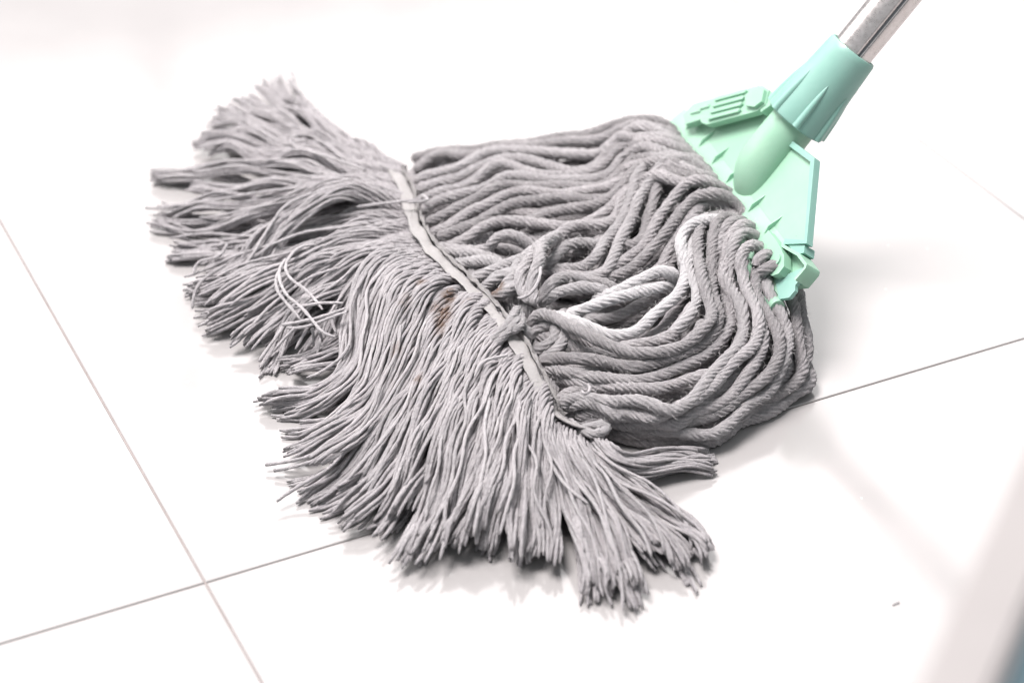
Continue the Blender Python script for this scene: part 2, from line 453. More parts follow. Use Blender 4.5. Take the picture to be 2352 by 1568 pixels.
ROPES = [
 (0.00, [(-66.7,1284.1,14.0),(-51.0,1277.5,22.0),(-29.7,1271.0,28.0),(-8.7,1274.0,30.0),(12.3,1274.2,32.0),(33.1,1268.1,38.0),(53.5,1260.5,48.0),(69.7,1256.0,56.0),(83.1,1249.6,62.0),(95.1,1245.3,62.0),(105.0,1242.7,56.0)], 3.9),
 (0.00, [(-64.1,1263.2,18.0),(-48.1,1266.0,26.0),(-33.7,1260.6,30.0),(-12.9,1265.5,32.0),(12.2,1266.7,34.0),(37.1,1259.6,40.0),(57.4,1251.8,48.0),(71.9,1249.1,56.0),(80.3,1242.8,62.0),(94.4,1234.8,64.0),(106.2,1236.0,56.0)], 3.9),
 (0.10, [(-62.3,1237.7,22.0),(-47.4,1242.1,28.0),(-36.6,1241.7,32.0),(-25.1,1245.7,34.0),(-11.9,1254.0,36.0),(3.8,1257.4,36.0),(24.5,1252.1,38.0),(39.2,1243.4,40.0),(52.2,1240.1,40.0),(60.2,1238.5,46.0),(67.5,1240.8,54.0),(77.0,1242.2,60.0),(86.1,1231.1,66.0),(96.9,1223.5,66.0),(108.0,1227.4,57.0)], 3.9),
 (0.10, [(-62.4,1221.1,24.0),(-49.4,1227.2,28.0),(-36.4,1230.3,30.0),(-23.3,1236.5,34.0),(-8.6,1243.0,36.0),(3.8,1243.9,36.0),(20.2,1235.4,37.0),(36.4,1227.8,38.0),(48.5,1224.2,40.0),(58.3,1228.7,44.0),(65.0,1236.3,50.0),(69.8,1238.9,56.0),(79.5,1226.6,62.0),(90.1,1216.6,67.0),(101.1,1212.7,66.0),(111.4,1217.4,57.0)], 3.9),
 (0.00, [(-61.1,1208.0,26.0),(-48.9,1210.8,29.0),(-36.0,1213.8,31.0),(-26.4,1221.8,33.0),(-16.7,1229.8,35.0),(-6.1,1234.6,36.0),(7.9,1232.1,36.0),(24.1,1222.9,37.0),(40.3,1219.5,38.0),(52.5,1220.9,40.0),(61.5,1227.0,44.0),(67.2,1231.3,50.0),(74.2,1230.9,56.0),(83.0,1218.0,64.0),(94.3,1207.4,68.0),(105.4,1204.4,66.0),(114.7,1207.4,58.0)], 3.9),
 (0.10, [(-57.2,1191.8,28.0),(-46.2,1201.1,30.0),(-32.6,1204.1,32.0),(-19.7,1211.9,34.0),(-8.4,1219.8,36.0),(3.8,1221.4,36.0),(20.0,1216.4,37.0),(36.1,1212.2,38.0),(49.7,1211.1,40.0),(61.1,1215.6,43.0),(68.6,1223.2,48.0),(74.7,1221.2,54.0),(82.8,1211.7,62.0),(92.4,1200.2,67.0),(103.3,1197.1,66.0),(114.9,1200.5,60.0),(119.0,1199.4,57.0)], 3.9),
 (0.00, [(-53.5,1177.6,29.0),(-42.5,1183.6,31.0),(-30.7,1191.2,33.0),(-19.6,1198.9,35.0),(-8.4,1205.1,37.0),(3.7,1209.9,37.0),(19.8,1205.7,38.0),(35.9,1203.3,38.0),(51.9,1203.1,40.0),(62.5,1207.6,42.0),(70.7,1213.6,46.0),(76.9,1216.5,52.0),(83.4,1205.4,60.0),(92.0,1193.0,66.0),(103.4,1186.4,67.0),(115.5,1187.3,62.0),(123.6,1186.5,57.0)], 3.9),
 (0.00, [(-49.9,1162.2,30.0),(-39.8,1168.0,32.0),(-28.1,1178.5,34.0),(-16.2,1186.1,36.0),(-4.3,1195.3,38.0),(7.7,1200.1,38.0),(23.7,1196.9,38.0),(39.7,1196.9,38.0),(54.2,1198.2,40.0),(65.5,1202.8,42.0),(72.1,1212.4,46.0),(77.1,1204.7,54.0),(86.0,1195.7,60.0),(94.6,1183.4,66.0),(106.6,1176.6,68.0),(118.0,1178.5,62.0),(126.1,1178.6,57.0)], 3.9),
 (0.00, [(-44.9,1154.6,30.0),(-31.8,1164.8,33.0),(-19.2,1169.0,36.0),(-8.2,1176.4,38.0),(3.7,1183.3,39.0),(19.6,1185.7,39.0),(35.5,1186.5,39.0),(51.4,1187.1,40.0),(63.4,1190.0,42.0),(70.4,1192.7,48.0),(76.5,1191.8,54.0),(84.0,1187.6,60.0),(94.1,1175.4,66.0),(106.2,1169.5,68.0),(118.9,1169.7,63.0),(127.9,1170.8,57.0)], 3.9),
 (0.00, [(-40.8,1145.6,30.0),(-27.6,1151.1,33.0),(-17.5,1156.8,36.0),(-8.1,1159.3,39.0),(3.6,1160.7,40.0),(19.2,1156.1,40.0),(32.4,1153.1,40.0),(46.6,1159.0,41.0),(61.0,1167.9,43.0),(67.5,1178.8,46.0),(73.7,1181.0,52.0),(80.5,1178.4,58.0),(89.4,1172.6,64.0),(102.6,1162.5,68.0),(115.3,1164.6,65.0),(129.0,1166.1,57.0)], 3.9),
 (0.00, [(-0.3,1163.1,34.0),(11.5,1168.1,37.0),(27.3,1173.3,38.0),(43.2,1177.7,40.0),(59.1,1182.1,42.0),(66.2,1185.1,46.0),(70.8,1186.1,50.0),(76.4,1191.5,56.0),(81.0,1192.1,62.0),(88.3,1184.6,68.0),(98.8,1177.9,70.0),(113.0,1177.0,66.0),(123.0,1180.0,58.0)], 3.9),
 (0.10, [(-45.5,1145.6,30.0),(-31.3,1139.4,32.0),(-19.6,1136.3,33.0),(-13.4,1131.0,38.0),(-9.5,1131.5,44.0),(-1.8,1130.8,48.0),(5.8,1130.4,46.0),(12.0,1129.3,40.0),(13.5,1127.3,34.0)], 3.9),
 (0.00, [(13.5,1122.3,38.0),(16.6,1128.9,42.0),(26.7,1139.3,42.0),(40.0,1146.8,42.0),(54.2,1154.2,43.0),(66.1,1161.5,45.0),(74.5,1179.8,50.0),(81.9,1175.3,58.0),(88.1,1177.4,64.0),(94.0,1174.9,69.0),(103.2,1173.1,70.0),(114.2,1172.1,67.0),(123.7,1178.4,58.0)], 3.9),
 (0.00, [(122.2,1189.7,57.0),(111.1,1184.6,68.0),(100.7,1182.6,70.0),(92.9,1181.8,66.0),(88.6,1176.5,60.0),(86.5,1163.5,54.0),(84.7,1148.9,50.0),(80.1,1131.6,46.0),(72.2,1124.8,43.0),(62.5,1129.3,42.0),(52.9,1138.5,40.0),(45.1,1134.4,38.0),(37.2,1127.4,36.0)], 3.9),
 (0.25, [(22.6,1112.8,34.0),(31.5,1106.4,38.0),(42.1,1106.1,40.0),(49.0,1112.7,43.0),(55.5,1125.5,45.0),(62.8,1137.0,47.0),(69.8,1161.1,50.0),(74.8,1171.3,54.0),(77.6,1184.8,58.0),(84.0,1190.2,64.0),(93.3,1190.9,69.0),(104.2,1187.6,69.0),(115.3,1185.3,64.0),(121.8,1184.8,58.0)], 3.9),
 (0.20, [(24.7,1104.3,34.0),(37.4,1097.9,38.0),(48.6,1096.2,40.0),(57.1,1105.6,43.0),(65.2,1119.4,46.0),(72.3,1147.4,50.0),(76.4,1157.0,56.0),(81.5,1168.7,60.0),(86.4,1177.0,66.0),(94.3,1181.0,70.0),(106.7,1179.4,70.0),(118.6,1177.4,64.0),(125.8,1175.3,58.0)], 3.9),
 (0.30, [(18.7,1107.9,38.0),(24.8,1114.3,42.0),(32.5,1122.7,44.0),(42.5,1126.4,44.0),(51.8,1127.4,42.0),(59.9,1137.8,42.0),(68.1,1149.8,42.0),(73.8,1159.0,44.0),(80.1,1164.5,48.0),(85.1,1173.2,52.0)], 3.9),
 (0.00, [(135.0,1163.0,57.0),(125.5,1156.7,66.0),(114.4,1155.9,70.0),(104.7,1158.2,66.0),(97.0,1153.2,60.0),(90.3,1141.8,56.0),(86.1,1133.5,52.0),(81.3,1125.7,46.0),(71.9,1117.6,42.0),(61.7,1107.9,40.0),(50.2,1101.1,38.0),(38.1,1101.5,36.0),(23.8,1105.7,36.0),(16.3,1112.9,36.0)], 3.9),
 (0.00, [(138.9,1135.7,56.0),(135.3,1142.1,62.0),(127.5,1144.0,68.0),(118.9,1143.6,70.0),(110.7,1145.5,68.0),(103.0,1140.6,62.0),(96.6,1131.3,56.0),(90.2,1123.5,50.0),(80.7,1112.8,45.0),(71.3,1103.4,41.0),(61.4,1099.7,38.0),(50.2,1100.1,36.0),(38.9,1099.0,34.0)], 3.9),
 (0.00, [(138.3,1136.1,54.0),(127.9,1144.0,60.0),(118.7,1145.2,62.0),(110.8,1139.9,58.0),(103.5,1130.3,53.0),(96.3,1121.1,47.0),(89.8,1110.4,42.0),(81.9,1102.5,38.0),(71.3,1099.0,34.0),(57.8,1099.3,32.0)], 3.9),
 (0.00, [(132.4,1145.8,50.0),(120.4,1142.1,54.0),(111.0,1136.8,50.0),(101.1,1123.1,44.0),(96.1,1112.4,39.0),(88.1,1101.8,34.0),(76.7,1098.2,30.0)], 3.9),
 (1.00, [(129.5,1133.9,58.0),(121.5,1123.8,64.0),(115.8,1118.9,66.0),(108.7,1114.5,66.0),(103.2,1109.5,62.0),(100.5,1098.8,58.0),(99.4,1089.9,53.0),(98.5,1081.8,50.0),(94.0,1064.9,46.0),(84.7,1052.3,42.0),(72.0,1042.3,40.0),(56.6,1036.5,39.0),(44.5,1040.5,40.0),(34.4,1043.0,42.0),(22.5,1057.6,38.0)], 3.9),
 (0.70, [(120.0,1137.1,57.0),(112.9,1129.1,58.0),(106.8,1110.6,58.0),(104.4,1095.8,56.0),(104.5,1080.9,53.0),(105.2,1066.0,49.0),(101.9,1050.7,43.0),(94.4,1041.3,37.0),(85.2,1036.9,32.0),(75.0,1035.4,30.0),(62.0,1038.3,28.0),(46.9,1043.8,28.0)], 3.9),
 (1.00, [(31.7,1054.5,40.0),(42.7,1054.6,44.0),(53.8,1057.8,46.0),(65.0,1064.1,47.0),(75.5,1069.6,48.0),(87.1,1075.9,46.0),(93.6,1081.3,40.0),(98.1,1079.5,34.0)], 3.9),
 (1.00, [(46.6,1070.2,40.0),(52.4,1067.1,44.0),(60.1,1068.0,46.0),(68.0,1073.6,49.0),(75.8,1078.5,52.0),(83.7,1082.5,53.0),(90.6,1082.5,52.0),(95.7,1084.0,46.0),(96.6,1086.1,38.0)], 3.9),
 (0.35, [(41.5,1063.5,30.0),(54.3,1063.6,31.0),(63.0,1066.8,33.0),(71.8,1073.2,35.0),(80.6,1078.0,36.0),(89.7,1084.3,34.0),(96.2,1087.2,28.0)], 3.9),
 (0.40, [(15.7,1067.0,38.0),(20.9,1068.7,42.0),(26.0,1068.8,46.0),(32.8,1071.2,48.0),(43.1,1072.8,48.0),(52.5,1068.8,46.0),(58.9,1074.9,38.0)], 3.9),
 (0.20, [(8.4,1062.7,44.0),(4.0,1071.9,46.0),(4.7,1079.4,50.0),(9.9,1086.9,54.0),(13.7,1095.0,56.0),(17.6,1111.2,54.0),(23.9,1125.1,50.0)], 3.9),
 (0.20, [(12.8,1061.8,42.0),(9.8,1068.7,48.0),(11.3,1074.4,54.0),(15.1,1081.9,58.0),(17.4,1094.6,58.0),(21.5,1114.1,54.0),(29.4,1131.3,48.0)], 3.9),
 (0.20, [(16.5,1065.8,42.0),(18.0,1070.1,48.0),(24.7,1075.2,50.0),(32.2,1079.8,48.0),(43.5,1084.7,44.0),(54.9,1088.2,40.0),(62.5,1087.5,36.0)], 3.9),
 (0.40, [(-4.9,1077.9,36.0),(-2.0,1082.3,42.0),(1.8,1089.9,46.0),(2.5,1101.2,46.0),(8.6,1109.8,46.0),(17.9,1123.2,44.0)], 3.9),
 (0.40, [(-34.4,1128.4,30.0),(-28.1,1123.6,33.0),(-18.8,1120.2,36.0),(-10.4,1114.1,38.0),(-3.5,1106.9,38.0),(1.0,1104.7,34.0)], 3.9),
 (0.30, [(-39.4,1143.4,28.0),(-32.2,1137.1,31.0),(-22.1,1130.7,34.0),(-12.8,1126.3,34.0),(-5.1,1122.6,30.0)], 3.9),
 (0.40, [(-26.3,1106.8,30.0),(-20.2,1106.1,34.0),(-14.1,1104.1,38.0),(-6.5,1101.9,42.0),(1.0,1104.1,46.0),(8.6,1103.7,48.0)], 3.9),
 (0.40, [(-20.0,1092.4,32.0),(-14.0,1091.7,36.0),(-8.0,1093.8,40.0),(-1.2,1093.1,44.0),(6.2,1088.1,48.0)], 3.9),
 (0.30, [(-13.9,1079.9,32.0),(-8.6,1077.5,38.0),(-1.2,1078.1,42.0),(4.0,1078.8,46.0)], 3.9),
 (0.10, [(10.5,1048.2,34.0),(13.0,1048.4,42.0),(20.5,1045.4,46.0),(28.8,1037.7,48.0),(37.0,1030.2,47.0),(45.9,1022.7,45.0),(56.6,1018.2,43.0),(68.9,1015.3,41.0),(81.3,1015.3,41.0),(93.9,1018.2,42.0),(102.4,1022.7,44.0),(109.5,1031.7,47.0),(112.9,1045.4,50.0),(112.6,1061.0,53.0),(109.0,1076.9,56.0),(106.6,1093.3,58.0),(108.3,1105.6,60.0),(112.0,1116.8,62.0),(118.8,1127.1,62.0),(128.8,1135.4,58.0)], 3.9),
 (0.00, [(18.7,1024.0,26.0),(23.7,1022.6,32.0),(31.9,1019.0,36.0),(43.3,1012.4,38.0),(56.4,1009.4,36.0),(68.8,1009.4,35.0),(85.7,1015.3,36.0),(101.1,1024.2,38.0),(113.4,1034.7,41.0),(118.3,1046.9,45.0),(116.9,1064.1,49.0),(115.3,1080.1,53.0),(115.6,1090.5,57.0),(117.1,1102.7,60.0),(120.7,1113.5,64.0),(126.8,1123.8,64.0),(135.7,1134.1,57.0)], 3.9),
 (0.00, [(22.0,1019.5,24.0),(31.8,1012.3,28.0),(44.0,1005.1,30.0),(60.4,1001.5,30.0),(77.1,1006.5,30.0),(94.1,1015.3,32.0),(108.8,1024.1,34.0),(121.4,1037.6,37.0),(126.5,1051.5,41.0),(125.9,1067.2,45.0),(120.8,1081.7,50.0),(120.1,1089.7,54.0),(120.4,1100.2,58.0),(123.7,1112.2,63.0),(129.5,1119.3,64.0),(138.5,1131.1,57.0)], 3.9),
 (0.00, [(23.5,1000.6,18.0),(28.4,1003.5,21.0),(35.0,1003.6,24.0),(48.2,1002.1,26.0),(64.5,999.3,27.0),(81.1,1001.4,27.0),(97.8,1005.0,28.0),(113.0,1010.9,30.0),(123.5,1019.7,33.0),(130.2,1033.1,37.0),(131.3,1048.4,41.0),(126.3,1062.5,46.0),(122.8,1075.3,51.0),(125.6,1089.3,56.0),(125.8,1099.8,60.0),(130.0,1107.6,64.0),(136.6,1114.9,64.0),(143.9,1123.7,57.0)], 3.9),
 (0.20, [(25.7,989.3,20.0),(29.8,989.3,24.0),(39.5,988.7,28.0),(51.6,985.1,30.0),(63.6,981.6,31.0),(75.6,978.2,31.0),(86.0,975.4,31.0),(96.2,983.7,32.0),(106.5,993.6,34.0),(118.3,1009.4,36.0),(128.6,1025.7,39.0),(131.3,1039.2,42.0),(128.9,1053.1,46.0),(125.7,1068.9,50.0),(128.4,1086.7,55.0),(129.2,1095.5,60.0),(133.5,1104.7,64.0),(139.1,1109.1,64.0),(146.7,1113.4,57.0)], 3.9),
 (0.10, [(34.8,989.2,16.0),(44.5,987.9,20.0),(55.9,985.1,22.0),(65.3,977.5,24.0),(78.0,974.0,26.0),(90.5,981.0,28.0),(100.6,988.0,30.0),(113.7,1000.8,33.0),(126.8,1012.4,36.0),(135.9,1022.7,39.0),(139.4,1036.2,42.0),(138.9,1051.5,46.0),(134.8,1065.7,51.0),(132.6,1078.6,56.0),(131.4,1080.4,58.0),(133.5,1086.6,62.0),(139.2,1092.1,63.0),(147.6,1099.0,57.0)], 3.9),
 (0.00, [(64.1,983.7,16.0),(72.1,980.9,18.0),(88.3,979.5,20.0),(104.9,985.1,22.0),(117.7,993.6,25.0),(129.4,1007.9,28.0),(138.6,1021.1,32.0),(142.9,1033.1,36.0),(143.0,1046.8,41.0),(140.6,1060.9,46.0),(139.1,1075.3,51.0),(140.4,1083.4,56.0),(141.1,1082.3,59.0),(145.3,1085.2,62.0),(152.6,1089.1,57.0)], 3.9),
 (0.10, [(56.0,983.6,14.0),(76.3,980.9,16.0),(96.7,982.3,17.0),(113.4,987.9,19.0),(130.8,1000.7,22.0),(142.4,1012.3,26.0),(148.0,1022.6,31.0),(149.9,1036.1,36.0),(147.8,1053.0,41.0),(143.7,1067.2,47.0),(142.5,1076.9,53.0),(147.0,1076.5,57.0),(150.7,1078.8,59.0),(156.5,1081.3,54.0)], 3.9),
 (0.20, [(31.8,996.1,10.0),(38.1,986.4,13.0),(44.6,985.7,14.0),(52.0,986.1,15.0),(64.1,981.6,15.0),(80.2,977.4,14.0),(96.5,976.0,13.0),(108.9,978.8,13.0),(121.9,987.8,14.0),(133.5,999.1,16.0),(144.1,1007.7,18.0),(149.7,1016.5,22.0),(153.9,1028.4,27.0),(155.6,1040.6,33.0),(154.7,1053.0,39.0),(151.4,1065.6,45.0),(148.9,1078.4,50.0),(150.3,1086.6,54.0)], 3.9),
 (0.00, [(72.7,984.9,7.0),(89.1,984.9,7.0),(105.8,989.1,8.0),(123.1,998.9,9.0),(136.3,1007.5,10.0),(148.6,1014.7,11.0),(157.7,1023.6,13.0),(164.3,1032.6,17.0),(165.9,1043.3,23.0),(164.9,1054.2,30.0),(162.1,1065.4,37.0),(158.4,1075.0,43.0),(153.6,1083.3,50.0)], 3.9),
 (0.00, [(89.3,985.5,5.0),(106.0,989.0,5.0),(127.7,1002.4,6.0),(145.5,1015.3,7.0),(157.3,1024.8,9.0),(165.8,1035.3,12.0),(169.9,1047.5,16.0),(170.4,1060.1,22.0),(170.5,1072.8,28.0),(168.5,1079.6,36.0),(165.1,1081.5,44.0)], 3.9),
 (0.20, [(7.1,1039.0,30.0),(8.8,1042.1,32.0),(15.5,1045.2,36.0),(22.2,1043.8,40.0),(27.4,1049.9,40.0),(29.4,1065.3,36.0)], 3.9),
 (0.20, [(10.4,1032.9,28.0),(15.4,1033.0,32.0),(21.3,1033.1,38.0),(25.6,1040.7,40.0),(24.1,1052.9,38.0),(18.2,1060.6,36.0)], 3.9),
 (0.20, [(15.4,1024.0,26.0),(19.6,1025.5,30.0),(25.4,1028.6,35.0),(27.2,1036.1,37.0),(25.7,1045.3,38.0)], 3.9),
 (0.10, [(17.9,1019.5,24.0),(25.3,1018.1,28.0),(35.1,1012.3,30.0),(48.4,1012.3,28.0),(63.6,1015.2,26.0),(82.0,1018.1,28.0)], 3.9),
 (0.10, [(21.2,1015.0,20.0),(27.0,1013.6,23.0),(35.9,1007.9,25.0),(52.5,1006.4,24.0),(73.2,1006.4,24.0)], 3.9),
 (0.20, [(25.0,996.3,18.0),(33.0,986.5,22.0),(44.4,986.5,25.0),(54.1,983.7,26.0),(60.6,982.3,22.0)], 3.9),
 (0.10, [(28.2,1038.9,26.0),(40.7,1034.5,30.0),(53.0,1027.1,32.0),(65.4,1022.6,32.0),(77.9,1022.6,31.0),(92.3,1027.1,33.0),(105.2,1034.6,37.0),(109.8,1043.8,42.0)], 3.9),
 (0.10, [(29.2,1048.0,28.0),(40.8,1040.6,32.0),(53.2,1033.1,34.0),(65.6,1030.1,34.0),(76.8,1034.6,33.0),(89.6,1039.1,36.0),(99.2,1048.4,40.0),(104.0,1059.3,44.0)], 3.9),
 (0.00, [(-69.2,1263.9,14.0),(-56.0,1213.6,17.0),(-45.2,1177.0,18.0),(-28.3,1147.0,19.0),(-9.4,1115.6,20.0),(3.6,1082.2,20.0),(13.6,1048.6,18.0),(23.1,1015.1,14.0),(30.3,999.6,10.0)], 3.9),
 (0.00, [(-58.4,1241.0,14.0),(-45.7,1193.6,16.0),(-31.3,1161.4,18.0),(-12.2,1132.9,20.0),(6.2,1099.6,21.0),(18.8,1066.7,18.0),(28.4,1032.4,14.0),(37.7,1003.8,10.0)], 3.9),
 (0.10, [(-44.6,1159.4,24.0),(-27.9,1127.6,28.0),(-11.9,1102.3,30.0),(1.0,1080.9,30.0),(9.8,1056.3,28.0),(17.0,1028.1,26.0),(24.2,1006.6,20.0)], 3.9),
 (0.20, [(-12.0,1111.1,26.0),(-4.1,1094.4,32.0),(6.1,1084.2,34.0),(16.3,1077.9,32.0),(23.8,1068.5,26.0)], 3.9),
 (0.20, [(-1.5,1091.8,26.0),(6.1,1077.1,31.0),(14.9,1064.0,32.0),(21.0,1048.8,30.0),(24.6,1035.4,24.0)], 3.9),
 (0.30, [(-19.0,1017.2,36.0),(-14.8,1020.2,40.0),(-9.7,1023.2,44.0),(-5.5,1026.2,48.0),(-2.6,1029.5,51.0),(0.3,1037.1,52.0),(1.7,1046.8,50.0)], 2.7),
 (0.20, [(-13.4,1021.8,38.0),(-8.3,1022.1,43.0),(-4.0,1023.9,47.0),(-0.4,1027.1,50.0),(2.4,1033.4,51.0),(3.2,1045.7,49.0)], 2.7),
 (0.30, [(-4.8,1033.5,44.0),(-0.4,1024.9,48.0),(3.9,1028.6,49.0),(5.3,1039.5,47.0),(3.2,1050.7,44.0)], 2.7),
 (0.30, [(-0.5,1034.7,38.0),(3.2,1033.5,44.0),(6.0,1037.0,46.0),(8.2,1033.5,44.0),(8.9,1034.7,38.0)], 2.7),
 (0.40, [(29.7,979.6,20.0),(36.6,966.8,22.0),(43.5,961.4,23.0),(49.7,968.8,22.0),(46.6,981.0,19.0)], 2.7),
 (0.40, [(32.0,970.9,16.0),(39.0,968.8,22.0),(47.3,970.1,24.0),(53.4,971.5,20.0)], 2.7),
]
